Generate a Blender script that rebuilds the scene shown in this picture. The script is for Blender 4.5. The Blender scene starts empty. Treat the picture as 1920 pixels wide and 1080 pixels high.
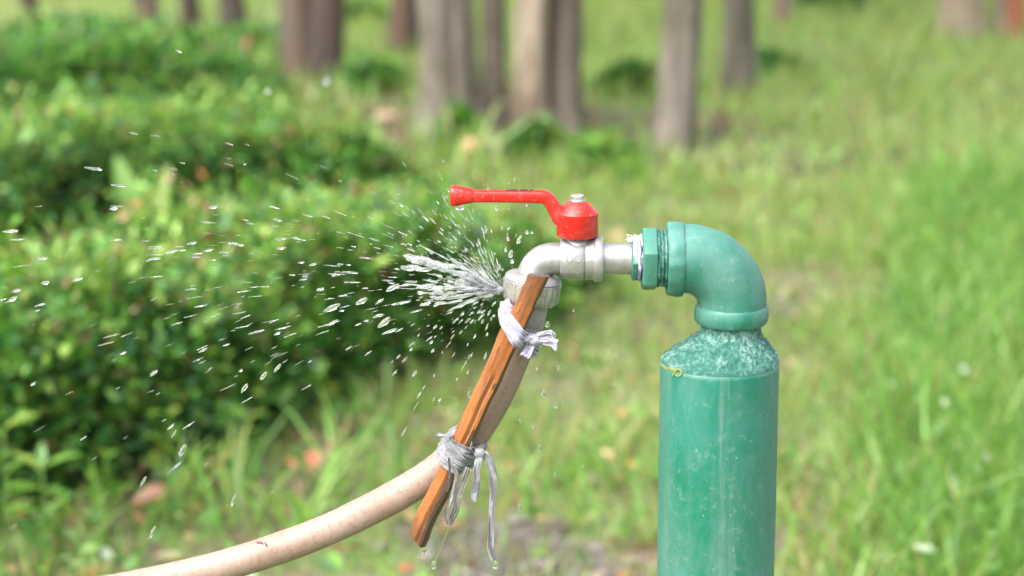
import bpy, bmesh, math, random
import numpy as np
from mathutils import Vector, Matrix, noise as mnoise

random.seed(7)
rng = np.random.default_rng(11)
scene = bpy.context.scene
C = scene.collection
R = math.radians

# ------------------------------------------------------------------ camera
PITCH = R(13.0); LENS = 85.0; D0 = 1.587; ZT = 0.80
CAM = Vector((0, -D0 * math.cos(PITCH), ZT + D0 * math.sin(PITCH)))
cd = bpy.data.cameras.new('camera'); cam = bpy.data.objects.new('camera', cd); C.objects.link(cam)
cam.location = CAM; cam.rotation_euler = (math.pi / 2 - PITCH, 0, 0)
cd.lens = LENS; cd.sensor_width = 36; cd.clip_start = 0.05; cd.clip_end = 3000
cd.dof.use_dof = True; cd.dof.focus_distance = D0 - 0.012; cd.dof.aperture_fstop = 6.4; cd.dof.aperture_blades = 0
scene.camera = cam

# ------------------------------------------------------------------ sky, sun, exposure
SUN_DIR = Vector((-0.46, -0.40, 0.79)).normalized()       # towards the sun: high, from the left, softly veiled
w = bpy.data.worlds.new('World'); scene.world = w; w.use_nodes = True
nt = w.node_tree; bg = nt.nodes['Background']
sky = nt.nodes.new('ShaderNodeTexSky'); sky.sky_type = 'NISHITA'; sky.sun_disc = False
sky.sun_elevation = math.asin(SUN_DIR.z); sky.sun_rotation = math.atan2(SUN_DIR.x, SUN_DIR.y)
sky.air_density = 1.0; sky.dust_density = 5.0; sky.ozone_density = 1.0
hs = nt.nodes.new('ShaderNodeHueSaturation'); hs.inputs['Saturation'].default_value = 0.42   # thin white cloud over the blue
nt.links.new(sky.outputs[0], hs.inputs['Color']); nt.links.new(hs.outputs[0], bg.inputs['Color'])
bg.inputs['Strength'].default_value = 0.15
sl = bpy.data.lights.new('sun', 'SUN'); so = bpy.data.objects.new('sun', sl); C.objects.link(so)
sl.energy = 1.0; sl.angle = R(85); sl.color = (1.0, 0.975, 0.93)
so.rotation_euler = SUN_DIR.to_track_quat('Z', 'Y').to_euler()
scene.view_settings.view_transform = 'Standard'; scene.view_settings.look = 'None'
scene.view_settings.exposure = 1.80; scene.view_settings.gamma = 1.0
try: scene.view_settings.use_curve_mapping = False
except Exception: pass
scene.cycles.max_bounces = 8; scene.cycles.transmission_bounces = 8; scene.cycles.transparent_max_bounces = 8
scene.cycles.caustics_reflective = False; scene.cycles.use_denoising = True

# ------------------------------------------------------------------ pixel -> place
K = 36.0 / 1920 / LENS
cp, sp_ = math.cos(PITCH), math.sin(PITCH)
def ray(px, py):
    x = (px - 960) * K; y = (540 - py) * K
    return Vector((x, cp + y * sp_, -sp_ + y * cp))
def S(px, py, Y=0.0):
    d = ray(px, py); t = (Y - CAM.y) / d.y
    return CAM + d * t
def G(px, py, z=0.0):
    d = ray(px, py); t = (z - CAM.z) / d.z
    return CAM + d * t
def U(px, p=None):                                         # a length of px pixels at the tap
    return px * K * D0
def ppm(p):                                                # metres per pixel at point p
    return K * (p - CAM).dot(Vector((0, cp, -sp_)))

# ------------------------------------------------------------------ helpers
def tag(o, label=None, cat=None, group=None, kind=None):
    if label: o['label'] = label
    if cat: o['category'] = cat
    if group: o['group'] = group
    if kind: o['kind'] = kind
    return o
def thing(name, label, cat, loc=(0, 0, 0), group=None):
    o = bpy.data.objects.new(name, None); C.objects.link(o); o.location = loc
    o.empty_display_size = 0.05
    return tag(o, label, cat, group)
def link(name, me, mat=None, parent=None, loc=None):
    o = bpy.data.objects.new(name, me); C.objects.link(o)
    if mat and not me.materials: me.materials.append(mat)
    if loc is not None: o.location = loc
    if parent is not None:
        o.parent = parent
        base = Vector((0, 0, 0)); q = parent
        while q is not None: base += Vector(q.location); q = q.parent
        o.location = Vector(o.location) - base            # mesh stays in world coordinates
    return o

class MB:
    def __init__(s): s.v = []; s.f = []; s.mi = []
    def add(s, vs, fs, mi=0):
        n = len(s.v); s.v += [tuple(v) for v in vs]
        s.f += [tuple(i + n for i in f) for f in fs]; s.mi += [mi] * len(fs)
    def loft(s, secs, cap=True, mi=0):
        m = len(secs[0]); vs = [p for q in secs for p in q]; fs = []
        for i in range(len(secs) - 1):
            for j in range(m):
                a = i * m + j; b = i * m + (j + 1) % m
                fs.append((a, b, b + m, a + m))
        if cap:
            fs.append(tuple(reversed(range(m)))); fs.append(tuple(range((len(secs) - 1) * m, len(secs) * m)))
        s.add(vs, fs, mi)
    def mesh(s, name, mats, sharp=38, bevel=0.0, bevel_angle=30):
        me = bpy.data.meshes.new(name); me.from_pydata(s.v, [], s.f); me.validate()
        for m in (mats if isinstance(mats, (list, tuple)) else [mats]): me.materials.append(m)
        if len(s.mi) == len(me.polygons): me.polygons.foreach_set('material_index', s.mi)
        bm = bmesh.new(); bm.from_mesh(me); bmesh.ops.recalc_face_normals(bm, faces=bm.faces)
        if bevel > 0:
            es = [e for e in bm.edges if len(e.link_faces) == 2 and e.calc_face_angle(0) > R(bevel_angle)]
            bmesh.ops.bevel(bm, geom=es, offset=bevel, segments=2, profile=0.6, affect='EDGES', clamp_overlap=True)
        bm.to_mesh(me); bm.free()
        me.polygons.foreach_set('use_smooth', [True] * len(me.polygons))
        me.set_sharp_from_angle(angle=R(sharp)); me.update()
        return me
    def build(s, name, mats, parent=None, **k):
        return link(name, s.mesh(name, mats, **k), None, parent)

def catmull(pts, n):
    pts = [Vector(p) for p in pts]; out = []
    P = [pts[0] * 2 - pts[1]] + pts + [pts[-1] * 2 - pts[-2]]
    for i in range(1, len(P) - 2):
        p0, p1, p2, p3 = P[i - 1:i + 3]
        for k in range(n):
            t = k / n
            out.append(0.5 * ((2 * p1) + (p2 - p0) * t + (2 * p0 - 5 * p1 + 4 * p2 - p3) * t * t + (3 * p1 - p0 - 3 * p2 + p3) * t ** 3))
    out.append(pts[-1]); return out
def lerp_list(vals, n):
    xs = np.linspace(0, 1, len(vals)); return list(np.interp(np.linspace(0, 1, n), xs, vals))
def frames(path, up=Vector((0, 1, 0))):
    fr = []; n = len(path)
    for i in range(n):
        t = (path[min(i + 1, n - 1)] - path[max(i - 1, 0)]).normalized()
        b = t.cross(up)
        if b.length < 1e-4: b = t.cross(Vector((1, 0, 0)))
        b.normalize(); nn = b.cross(t).normalized()
        fr.append((t, b, nn)); up = nn
    return fr
def tube(mb, path, rad, seg=24, up=Vector((0, 1, 0)), sx=1.0, cap=True, noise=0.0, nf=60, mi=0):
    if not isinstance(rad, (list, tuple)): rad = [rad] * len(path)
    secs = []
    for p, r, (t, b, n) in zip(path, rad, frames(path, up)):
        q = []
        for j in range(seg):
            a = 2 * math.pi * j / seg
            v = p + b * (math.cos(a) * r * sx) + n * (math.sin(a) * r)
            if noise: v = v + (v - p).normalized() * noise * mnoise.noise(v * nf)
            q.append(v)
        secs.append(q)
    mb.loft(secs, cap, mi)
def lathe(mb, o, axis, prof, seg=48, lobes=0, lobe_amp=0.0, hexa=False, noise=0.0, nf=80, phase=0.0, cap=True):
    """prof = [(distance along axis, radius)]"""
    axis = Vector(axis).normalized(); a = axis.cross(Vector((0, 1, 0)))
    if a.length < 1e-3: a = axis.cross(Vector((1, 0, 0)))
    a.normalize(); b = axis.cross(a); secs = []
    for (t, r) in prof:
        q = []
        for j in range(seg):
            th = 2 * math.pi * j / seg + phase
            rr = r
            if lobes: rr = r * (1 + lobe_amp * math.cos(th * lobes))
            v = o + axis * t + (a * math.cos(th) + b * math.sin(th)) * rr
            if noise: v = v + (a * math.cos(th) + b * math.sin(th)) * noise * mnoise.noise(v * nf)
            q.append(v)
        secs.append(q)
    mb.loft(secs, cap)

# ------------------------------------------------------------------ materials
def new_mat(name):
    m = bpy.data.materials.new(name); m.use_nodes = True
    return m, m.node_tree, m.node_tree.nodes['Principled BSDF']
def N(t, k, **kw):
    n = t.nodes.new(k)
    for a, v in kw.items():
        if hasattr(n, a): setattr(n, a, v)
        else: n.inputs[a].default_value = v
    return n
def noise_fac(t, scale, detail=4, rough=0.6, lo=0.4, hi=0.6, stretch=None, coord='Object', dist=0.0):
    tc = N(t, 'ShaderNodeTexCoord'); v = tc.outputs[coord]
    if stretch:
        mp = N(t, 'ShaderNodeMapping'); mp.inputs['Scale'].default_value = stretch
        t.links.new(v, mp.inputs['Vector']); v = mp.outputs[0]
    n = N(t, 'ShaderNodeTexNoise'); n.inputs['Scale'].default_value = scale; n.inputs['Detail'].default_value = detail
    n.inputs['Roughness'].default_value = rough; n.inputs['Distortion'].default_value = dist
    t.links.new(v, n.inputs['Vector'])
    mr = N(t, 'ShaderNodeMapRange'); mr.inputs['From Min'].default_value = lo; mr.inputs['From Max'].default_value = hi
    t.links.new(n.outputs[0], mr.inputs['Value'])
    return mr.outputs[0], n.outputs[0]
def mixc(t, fac, a, b, blend='MIX', k=1.0):
    m = N(t, 'ShaderNodeMix'); m.data_type = 'RGBA'; m.blend_type = blend
    if isinstance(fac, float): m.inputs[0].default_value = fac
    elif k != 1.0:
        q = N(t, 'ShaderNodeMath'); q.operation = 'MULTIPLY'; q.inputs[1].default_value = k
        t.links.new(fac, q.inputs[0]); t.links.new(q.outputs[0], m.inputs[0])
    else: t.links.new(fac, m.inputs[0])
    for i, c in ((6, a), (7, b)):
        if isinstance(c, tuple): m.inputs[i].default_value = (*c, 1)
        else: t.links.new(c, m.inputs[i])
    return m.outputs[2]
def bump(t, b, src, strength=0.3, dist=0.001, prev=None):
    n = N(t, 'ShaderNodeBump'); n.inputs['Strength'].default_value = strength; n.inputs['Distance'].default_value = dist
    t.links.new(src, n.inputs['Height'])
    if prev is not None: t.links.new(prev, n.inputs['Normal'])
    if b is not None: t.links.new(n.outputs[0], b.inputs['Normal'])
    return n.outputs[0]

def green_paint(name, rough=0.42, crust=0.0):
    m, t, b = new_mat(name)
    f1, _ = noise_fac(t, 14, 5, .6, .38, .66)
    c = mixc(t, f1, (0.004, 0.125, 0.072), (0.018, 0.162, 0.124))
    f2, _ = noise_fac(t, 13, 7, .72, .40, .68, stretch=(1.6, 1.6, .25))
    c = mixc(t, f2, c, (0.095, 0.205, 0.178), k=.62)                    # dusty, sun-chalked runs
    f8, _ = noise_fac(t, 24, 9, .82, .47, .62, stretch=(1.2, 1.2, .7), dist=.6)
    c = mixc(t, f8, c, (0.125, 0.210, 0.195), k=.28)
    f3, h3 = noise_fac(t, 120, 6, .75, .57, .68)
    c = mixc(t, f3, c, (0.20, 0.29, 0.26), k=.35)                     # small scuffs
    f5, _ = noise_fac(t, 330, 4, .7, .665, .70)
    c = mixc(t, f5, c, (0.48, 0.52, 0.48), k=.45)                      # white specks
    f6, _ = noise_fac(t, 9, 7, .75, .56, .66, stretch=(2.6, 2.6, .12))
    c = mixc(t, f6, c, (0.215, 0.265, 0.255), k=.5)                   # run marks
    f7, _ = noise_fac(t, 34, 8, .8, .55, .64)
    c = mixc(t, f7, c, (0.035, 0.135, 0.10), k=.45)
    f4, _ = noise_fac(t, 260, 3, .5, .71, .75)
    c = mixc(t, f4, c, (0.02, 0.07, 0.055), k=.8)                     # chips
    t.links.new(c, b.inputs['Base Color'])
    rr = N(t, 'ShaderNodeMapRange'); rr.inputs['To Min'].default_value = rough - .08; rr.inputs['To Max'].default_value = rough + .22
    t.links.new(f2, rr.inputs['Value']); t.links.new(rr.outputs[0], b.inputs['Roughness'])
    _, hb = noise_fac(t, 55, 4, .5, 0, 1)
    p = bump(t, None, hb, .25, .0006); bump(t, b, h3, .22 + crust, .0006 + crust * .002, p)
    return m
M_GREEN = green_paint('green_paint')
def crust_mat():
    m, t, b = new_mat('green_crust_paint')
    f1, h1 = noise_fac(t, 300, 8, .7, .42, .60)
    c = mixc(t, f1, (0.020, 0.110, 0.088), (0.105, 0.280, 0.230))
    f6, _ = noise_fac(t, 26, 5, .65, .42, .62)
    c = mixc(t, f6, (0.018, 0.125, 0.092), c, k=1.0)
    f2, _ = noise_fac(t, 75, 7, .8, .50, .66)
    c = mixc(t, f2, c, (0.27, 0.43, 0.38), k=.75)
    f3, _ = noise_fac(t, 50, 3, .6, .70, .76)
    c = mixc(t, f3, c, (0.55, 0.40, 0.33), k=.7)
    t.links.new(c, b.inputs['Base Color']); b.inputs['Roughness'].default_value = .6
    bump(t, b, h1, .9, .003)
    return m
M_CRUST = crust_mat()
def red_mat():
    m, t, b = new_mat('red_enamel')
    f, h = noise_fac(t, 130, 6, .7, .50, .72)
    c = mixc(t, f, (0.44, 0.012, 0.008), (0.52, 0.07, 0.055), k=.6)
    f2, _ = noise_fac(t, 230, 7, .8, .58, .66)
    c = mixc(t, f2, c, (0.55, 0.27, 0.23), k=.5)
    f9, _ = noise_fac(t, 60, 6, .8, .60, .70)
    c = mixc(t, f9, c, (0.20, 0.02, 0.012), k=.6)
    t.links.new(c, b.inputs['Base Color']); b.inputs['Roughness'].default_value = .32
    bump(t, b, h, .22, .0006); return m
M_RED = red_mat()
def metal_mat(name, a, bcol, rough=.38, metallic=.75, dirt=.5):
    m, t, b = new_mat(name)
    f, h = noise_fac(t, 110, 7, .7, .40, .66)
    c = mixc(t, f, a, bcol)
    f2, _ = noise_fac(t, 38, 5, .7, .50, .72)
    c = mixc(t, f2, c, (0.20, 0.185, 0.15), k=dirt)
    f3, _ = noise_fac(t, 260, 5, .75, .60, .68)
    c = mixc(t, f3, c, (0.14, 0.125, 0.10), k=dirt)
    t.links.new(c, b.inputs['Base Color']); b.inputs['Metallic'].default_value = metallic
    b.inputs['Roughness'].default_value = rough; bump(t, b, h, .22, .0006); return m
M_VALVE = metal_mat('satin_nickel', (0.39, 0.385, 0.38), (0.28, 0.275, 0.265), .42, .6, .45)
M_NUT = metal_mat('worn_nickel', (0.44, 0.43, 0.40), (0.25, 0.24, 0.205), .38, .6, .9)
M_STEEL = metal_mat('bolt_zinc', (0.66, 0.66, 0.64), (0.5, 0.5, 0.48), .33, .85, .3)
def hose_mat():
    m, t, b = new_mat('aged_pink_beige_rubber')
    f, _ = noise_fac(t, 22, 5, .6, .40, .66)
    c = mixc(t, f, (0.305, 0.222, 0.182), (0.250, 0.168, 0.132))
    f2, h = noise_fac(t, 300, 5, .8, .53, .63)
    c = mixc(t, f2, c, (0.165, 0.095, 0.070), k=.7)                    # mould pin pricks
    f3, _ = noise_fac(t, 34, 7, .8, .50, .72)
    c = mixc(t, f3, c, (0.25, 0.15, 0.105), k=.6)
    f4, _ = noise_fac(t, 90, 4, .6, .66, .72)
    c = mixc(t, f4, c, (0.15, 0.085, 0.065), k=.55)
    t.links.new(c, b.inputs['Base Color']); b.inputs['Roughness'].default_value = .52
    b.inputs['Subsurface Weight'].default_value = .0
    bump(t, b, h, .1, .0004); return m
M_HOSE = hose_mat()
def wood_mat(name, c1, c2, c3, rough, dark=.5):
    m, t, b = new_mat(name)
    f, h = noise_fac(t, 90, 7, .65, .36, .66, stretch=(2.2, 2.2, .10), dist=.4)
    c = mixc(t, f, c1, c2)
    f2, _ = noise_fac(t, 48, 7, .75, .50, .66, stretch=(1.5, 1.5, .28))
    c = mixc(t, f2, c, c3, k=dark)
    tc = N(t, 'ShaderNodeTexCoord'); sz = N(t, 'ShaderNodeSeparateXYZ'); t.links.new(tc.outputs['Object'], sz.inputs[0])
    _, nz = noise_fac(t, 120, 5, .7, 0, 1, stretch=(1, 1, .6))
    for z0_, z1_, kk in ((.030, .002, .72), (.178, .194, .7)):
        ad = N(t, 'ShaderNodeMath'); ad.operation = 'MULTIPLY_ADD'; ad.inputs[1].default_value = .045; t.links.new(nz, ad.inputs[0]); 
        sb_ = N(t, 'ShaderNodeMath'); sb_.operation = 'SUBTRACT'; t.links.new(sz.outputs[2], sb_.inputs[0]); sb_.inputs[1].default_value = .0225; t.links.new(sb_.outputs[0], ad.inputs[2])
        mr = N(t, 'ShaderNodeMapRange'); mr.inputs['From Min'].default_value = z0_; mr.inputs['From Max'].default_value = z1_; t.links.new(ad.outputs[0], mr.inputs['Value'])
        c = mixc(t, mr.outputs[0], c, (0.060, 0.026, 0.016), k=kk)
    f5, _ = noise_fac(t, 210, 6, .8, .56, .66, stretch=(1, 1, .55))
    c = mixc(t, f5, c, (0.11, 0.038, 0.015), k=.6)
    f3, _ = noise_fac(t, 300, 3, .6, .64, .70, stretch=(1, 1, .3))
    c = mixc(t, f3, c, (0.05, 0.022, 0.010), k=.7)
    t.links.new(c, b.inputs['Base Color']); b.inputs['Roughness'].default_value = rough
    bump(t, b, h, .5, .0012); return m
M_WOOD = wood_mat('wet_orange_wood', (0.33, 0.122, 0.028), (0.19, 0.058, 0.015), (0.055, 0.023, 0.013), .28, 1.0)
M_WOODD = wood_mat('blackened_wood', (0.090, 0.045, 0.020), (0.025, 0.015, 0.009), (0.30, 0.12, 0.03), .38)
M_WOODE = wood_mat('grey_sawn_wood', (0.16, 0.13, 0.13), (0.06, 0.05, 0.055), (0.25, 0.11, 0.05), .5)
def cloth_mat(name, a, bb, stain):
    m, t, b = new_mat(name)
    f, h = noise_fac(t, 260, 5, .7, .35, .65)
    c = mixc(t, f, a, bb)
    f2, _ = noise_fac(t, 60, 6, .7, .46, .66)
    c = mixc(t, f2, c, stain, k=.75)
    t.links.new(c, b.inputs['Base Color']); b.inputs['Roughness'].default_value = .62
    b.inputs['Sheen Weight'].default_value = .2
    wv = N(t, 'ShaderNodeTexNoise'); wv.inputs['Scale'].default_value = 700
    p = bump(t, None, h, .5, .001); bump(t, b, wv.outputs[0], .25, .0004, p); return m
M_CLOTHA = cloth_mat('lavender_white_rag', (0.40, 0.39, 0.445), (0.27, 0.26, 0.33), (0.33, 0.29, 0.55))
M_CLOTHB = cloth_mat('wet_grey_rag', (0.27, 0.27, 0.285), (0.165, 0.165, 0.18), (0.115, 0.11, 0.115))
M_CLOTHC = cloth_mat('soaked_dark_rag', (0.27, 0.25, 0.22), (0.16, 0.15, 0.13), (0.36, 0.34, 0.32))
def water_mat(name, white=0.0):
    m, t, b = new_mat(name)
    b.inputs['Base Color'].default_value = (1, 1, 1, 1); b.inputs['Roughness'].default_value = .02 + white * .15
    b.inputs['IOR'].default_value = 1.33; b.inputs['Transmission Weight'].default_value = 1.0 - white
    b.inputs['Specular IOR Level'].default_value = .8
    if white: b.inputs['Base Color'].default_value = (.93, .95, .97, 1)
    return m
M_WATER = water_mat('clear_water'); M_DROP = water_mat('splashing_water', .05); M_FOAM = water_mat('aerated_water', .14)  # the drops' slight white stands in for sky brightness caught in them
def simple(name, col, rough=.6, metallic=0.0):
    m, t, b = new_mat(name); b.inputs['Base Color'].default_value = (*col, 1); b.inputs['Roughness'].default_value = rough
    b.inputs['Metallic'].default_value = metallic; return m
M_TAPE = simple('thread_tape', (.74, .72, .76), .5)
M_TAPED = simple('violet_tape_edge', (.22, .18, .33), .5)  # violet edge of the seal tape
M_YELLOW = simple('yellow_paint_mark', (.20, .23, .055), .6)
M_INK = simple('dark_ink', (.05, .02, .02), .6)
def leaf_mat(name, rough=.42, trans=.35):
    m, t, b = new_mat(name)
    at = N(t, 'ShaderNodeAttribute'); at.attribute_name = 'col'
    t.links.new(at.outputs['Color'], b.inputs['Base Color']); b.inputs['Roughness'].default_value = rough
    b.inputs['Specular IOR Level'].default_value = .45
    tr = N(t, 'ShaderNodeBsdfTranslucent'); br = N(t, 'ShaderNodeMix'); br.data_type = 'RGBA'; br.blend_type = 'MULTIPLY'
    br.inputs[0].default_value = 1.0; t.links.new(at.outputs['Color'], br.inputs[6]); br.inputs[7].default_value = (1.25, 1.25, .55, 1)
    t.links.new(br.outputs[2], tr.inputs['Color'])
    mx = N(t, 'ShaderNodeMixShader'); mx.inputs[0].default_value = trans
    out = t.nodes['Material Output']
    t.links.new(b.outputs[0], mx.inputs[1]); t.links.new(tr.outputs[0], mx.inputs[2]); t.links.new(mx.outputs[0], out.inputs[0])
    return m
M_LEAF = leaf_mat('leaf', .36, .32); M_GRASS = leaf_mat('grass_blade', .42, .46)
def bark_mat(name, a, b2, c2):
    m, t, b = new_mat(name)
    f, h = noise_fac(t, 15, 8, .75, .36, .62, stretch=(1.8, 1.8, .20))
    c = mixc(t, f, a, b2)
    f2, _ = noise_fac(t, 5.5, 6, .7, .46, .56, stretch=(1.6, 1.6, .45), dist=.5)
    c = mixc(t, f2, c, c2, k=.85)
    f3, _ = noise_fac(t, 3.2, 5, .7, .50, .62, stretch=(1.5, 1.5, .5))
    c = mixc(t, f3, c, a, k=.7)
    t.links.new(c, b.inputs['Base Color']); b.inputs['Roughness'].default_value = .85
    bump(t, b, h, 1.0, .02); return m
M_BARK = bark_mat('grey_bark', (0.255, 0.220, 0.182), (0.125, 0.102, 0.083), (0.075, 0.070, 0.045))
M_BARKP = bark_mat('pale_bark', (0.44, 0.37, 0.275), (0.27, 0.21, 0.145), (0.16, 0.115, 0.075))
M_BARKB = bark_mat('brown_bark', (0.185, 0.150, 0.118), (0.080, 0.062, 0.050), (0.055, 0.052, 0.032))
M_BARKD = bark_mat('dark_bark', (0.060, 0.045, 0.035), (0.030, 0.024, 0.020), (0.08, 0.05, 0.04))
M_BARKR = bark_mat('red_brown_bark', (0.165, 0.095, 0.066), (0.085, 0.056, 0.042), (0.10, 0.085, 0.065))
M_TWIG = simple('twig', (.075, .05, .03), .8)
M_CORE = simple('core_shade_dark', (.020, .022, .012), .9)  # hedge core: near-black puts the shade between leaves into the colour

# ------------------------------------------------------------------ the setting
def gz(x, y):
    return 0.018 * math.sin(x * 1.3 + 1.1) * math.cos(y * .9) + 0.010 * math.sin(x * 3.1 + y * 2.3)
def gzv(x, y):
    return 0.018 * np.sin(x * 1.3 + 1.1) * np.cos(y * .9) + 0.010 * np.sin(x * 3.1 + y * 2.3)
def ground_mat():
    m, t, b = new_mat('lawn_soil')
    f, h = noise_fac(t, 7, 9, .7, .42, .60)
    c = mixc(t, f, (0.120, 0.088, 0.060), (0.095, 0.150, 0.038))
    f2, _ = noise_fac(t, 45, 6, .7, .50, .68)
    c = mixc(t, f2, c, (0.22, 0.165, 0.105), k=.7)
    f3, _ = noise_fac(t, 1.1, 4, .6, .46, .58)
    c = mixc(t, f3, c, (0.120, 0.185, 0.045), k=.7)
    t.links.new(c, b.inputs['Base Color']); b.inputs['Roughness'].default_value = .9
    bump(t, b, h, .8, .02); return m
M_GROUND = ground_mat()
xs = np.concatenate([[-600, -150, -40], np.linspace(-12, 12, 97), [40, 150, 600]])
ys = np.concatenate([[-600, -120, -20], np.linspace(-4, 18, 89), [40, 150, 600]])
gv = [(x, y, gz(x, y) if abs(x) < 13 and -5 < y < 19 else 0.0) for y in ys for x in xs]
nx = len(xs); gf = [(j * nx + i, j * nx + i + 1, (j + 1) * nx + i + 1, (j + 1) * nx + i) for j in range(len(ys) - 1) for i in range(nx - 1)]
me = bpy.data.meshes.new('ground'); me.from_pydata(gv, [], gf); me.polygons.foreach_set('use_smooth', [True] * len(gf))
tag(link('ground', me, M_GROUND), kind='structure')

# wet muddy patch under the leak
def mud_mat():
    m, t, b = new_mat('wet_mud')
    f, h = noise_fac(t, 26, 8, .7, .40, .62)
    c = mixc(t, f, (0.075, 0.060, 0.050), (0.165, 0.140, 0.130))
    t.links.new(c, b.inputs['Base Color'])
    f2, _ = noise_fac(t, 9, 5, .6, .44, .56)
    mr = N(t, 'ShaderNodeMapRange'); mr.inputs['To Min'].default_value = .05; mr.inputs['To Max'].default_value = .38
    t.links.new(f2, mr.inputs['Value']); t.links.new(mr.outputs[0], b.inputs['Roughness']); bump(t, b, h, .6, .012); return m
M_MUD = mud_mat()
def patch(name, px, py, rx, ry, label_mat, rings=7, seg=40, seed=0):
    c = G(px, py); mb = MB(); vs = []; fs = []
    def edge(a): return 1 + .28 * math.sin(3 * a + seed) + .17 * math.sin(5 * a + 2 * seed) + .10 * math.sin(9 * a + seed * 3)
    for i in range(rings + 1):
        for j in range(seg):
            a = 2 * math.pi * j / seg; rr = i / rings * edge(a)
            x = c.x + math.cos(a) * rx * rr; y = c.y + math.sin(a) * ry * rr
            vs.append((x, y, gz(x, y) + .005))
    for i in range(rings):
        for j in range(seg):
            a = i * seg + j; b_ = i * seg + (j + 1) % seg
            fs.append((a, b_, b_ + seg, a + seg))
    mb.add(vs, fs); o = mb.build(name, label_mat); tag(o, kind='structure'); return c
MUD = patch('muddy_path', 930, 1060, .15, .24, M_MUD, seed=1.3)
patch('bare_earth', 1000, 268, .95, .75, bark_mat('dark_humus', (.085, .062, .045), (.05, .036, .028), (.13, .085, .055)), seed=2.2)
def water_film():
    m, t, b = new_mat('muddy_water'); b.inputs['Base Color'].default_value = (.085, .070, .060, 1); b.inputs['Roughness'].default_value = .03
    b.inputs['IOR'].default_value = 1.33; b.inputs['Coat Weight'].default_value = .4; _, h = noise_fac(t, 60, 3, .5, 0, 1); bump(t, b, h, .25, .002); return m
M_FILM = water_film()
def puddle(px, py, rx, ry, seed):
    c = G(px, py); mb = MB(); seg = 30; z = max(gz(c.x + i * rx, c.y + j * ry) for i in (-1, 0, 1) for j in (-1, 0, 1)) + .009
    vs = [Vector((c.x, c.y, z))]
    for k_, (f, dz) in enumerate(((.9, 0), (1.0, -.006))):
        for j in range(seg):
            a = 2 * math.pi * j / seg; e_ = 1 + .28 * math.sin(2 * a + seed) + .2 * math.sin(5 * a + seed * 2); vs.append(Vector((c.x + math.cos(a) * rx * f * e_, c.y + math.sin(a) * ry * f * e_, z + dz)))
    fs = [(0, 1 + j, 1 + (j + 1) % seg) for j in range(seg)] + [(1 + j, 1 + seg + j, 1 + seg + (j + 1) % seg, 1 + (j + 1) % seg) for j in range(seg)]
    mb.add(vs, fs); tag(mb.build('puddle', M_FILM), kind='structure')
for a in ((868, 1010, .030, .055, 1.0), (985, 1035, .045, .060, 2.4), (905, 1062, .050, .045, 4.1), (1040, 985, .022, .040, .4), (830, 1070, .025, .04, 3.0), (1010, 1075, .03, .03, 5.2)): puddle(*a)
SOILC = patch('bare_soil', 1465, 565, .06, .10, M_MUD, seed=4.0)

# ------------------------------------------------------------------ blades and leaves in bulk
def strip_mesh(name, base, direc, side, length, width, bend, cols, mat, parent=None):
    """n blades: base (n,3), direc unit (n,3) upward, side unit (n,3), bend vector (n,3)"""
    n = len(base); L = length[:, None]; W = width[:, None] * .5
    p1 = base + direc * L * .5 + bend * L * .22; p2 = base + direc * L * .82 + bend * L * .62
    tip = base + direc * L * .98 + bend * L * 1.0
    V = np.stack([base - side * W * .7, base + side * W * .7, p1 - side * W, p1 + side * W, p2 - side * W * .6, p2 + side * W * .6, tip], 1).reshape(-1, 3)
    o = np.arange(n)[:, None] * 7
    q = np.concatenate([o + np.array([[0, 1, 3, 2]]), o + np.array([[2, 3, 5, 4]])], 0)
    tr = o + np.array([[4, 5, 6]])
    return bulk(name, V, [q, tr], np.repeat(cols, 7, 0), mat, parent)
def bulk(name, V, facesets, cols, mat, parent=None):
    me = bpy.data.meshes.new(name); me.vertices.add(len(V)); me.vertices.foreach_set('co', V.astype(np.float32).ravel())
    loops = np.concatenate([f.ravel() for f in facesets]); tot = np.concatenate([np.full(len(f), f.shape[1]) for f in facesets])
    me.loops.add(len(loops)); me.loops.foreach_set('vertex_index', loops.astype(np.int32))
    me.polygons.add(len(tot)); st = np.concatenate([[0], np.cumsum(tot)[:-1]])
    me.polygons.foreach_set('loop_start', st.astype(np.int32)); me.polygons.foreach_set('loop_total', tot.astype(np.int32))
    me.update(calc_edges=True)
    ca = me.color_attributes.new('col', 'FLOAT_COLOR', 'POINT')
    ca.data.foreach_set('color', np.concatenate([cols, np.ones((len(cols), 1))], 1).astype(np.float32).ravel())
    me.polygons.foreach_set('use_smooth', [True] * len(tot))
    return link(name, me, mat, parent)
def unit(a): return a / np.maximum(np.linalg.norm(a, axis=-1, keepdims=True), 1e-9)
def leaves_mesh(name, pos, direc, nor, length, width, cols, mat, parent=None):
    n = len(pos); direc = unit(direc); side = unit(np.cross(direc, nor)); nor = np.cross(side, direc)
    L = length[:, None]; W = width[:, None] * .5
    P = [pos, pos + direc * L * .33 + side * W * .92 + nor * W * .30, pos + direc * L * .68 + side * W * .80 + nor * W * .22 - nor * L * .04,
         pos + direc * L - nor * L * .12, pos + direc * L * .68 - side * W * .80 + nor * W * .22 - nor * L * .04, pos + direc * L * .33 - side * W * .92 + nor * W * .30]
    V = np.stack(P, 1).reshape(-1, 3); o = np.arange(n)[:, None] * 6
    q = np.concatenate([o + np.array([[0, 1, 2, 3]]), o + np.array([[0, 3, 4, 5]])], 0)
    return bulk(name, V, [q], np.repeat(cols, 6, 0), mat, parent)
def pick(cols, probs, n, jitter=.18):
    c = np.array(cols)[rng.choice(len(cols), n, p=np.array(probs) / sum(probs))]
    return np.clip(c * (1 + rng.normal(0, jitter, (n, 1))) * (1 + rng.normal(0, .06, (n, 3))), .004, .8)

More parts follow.
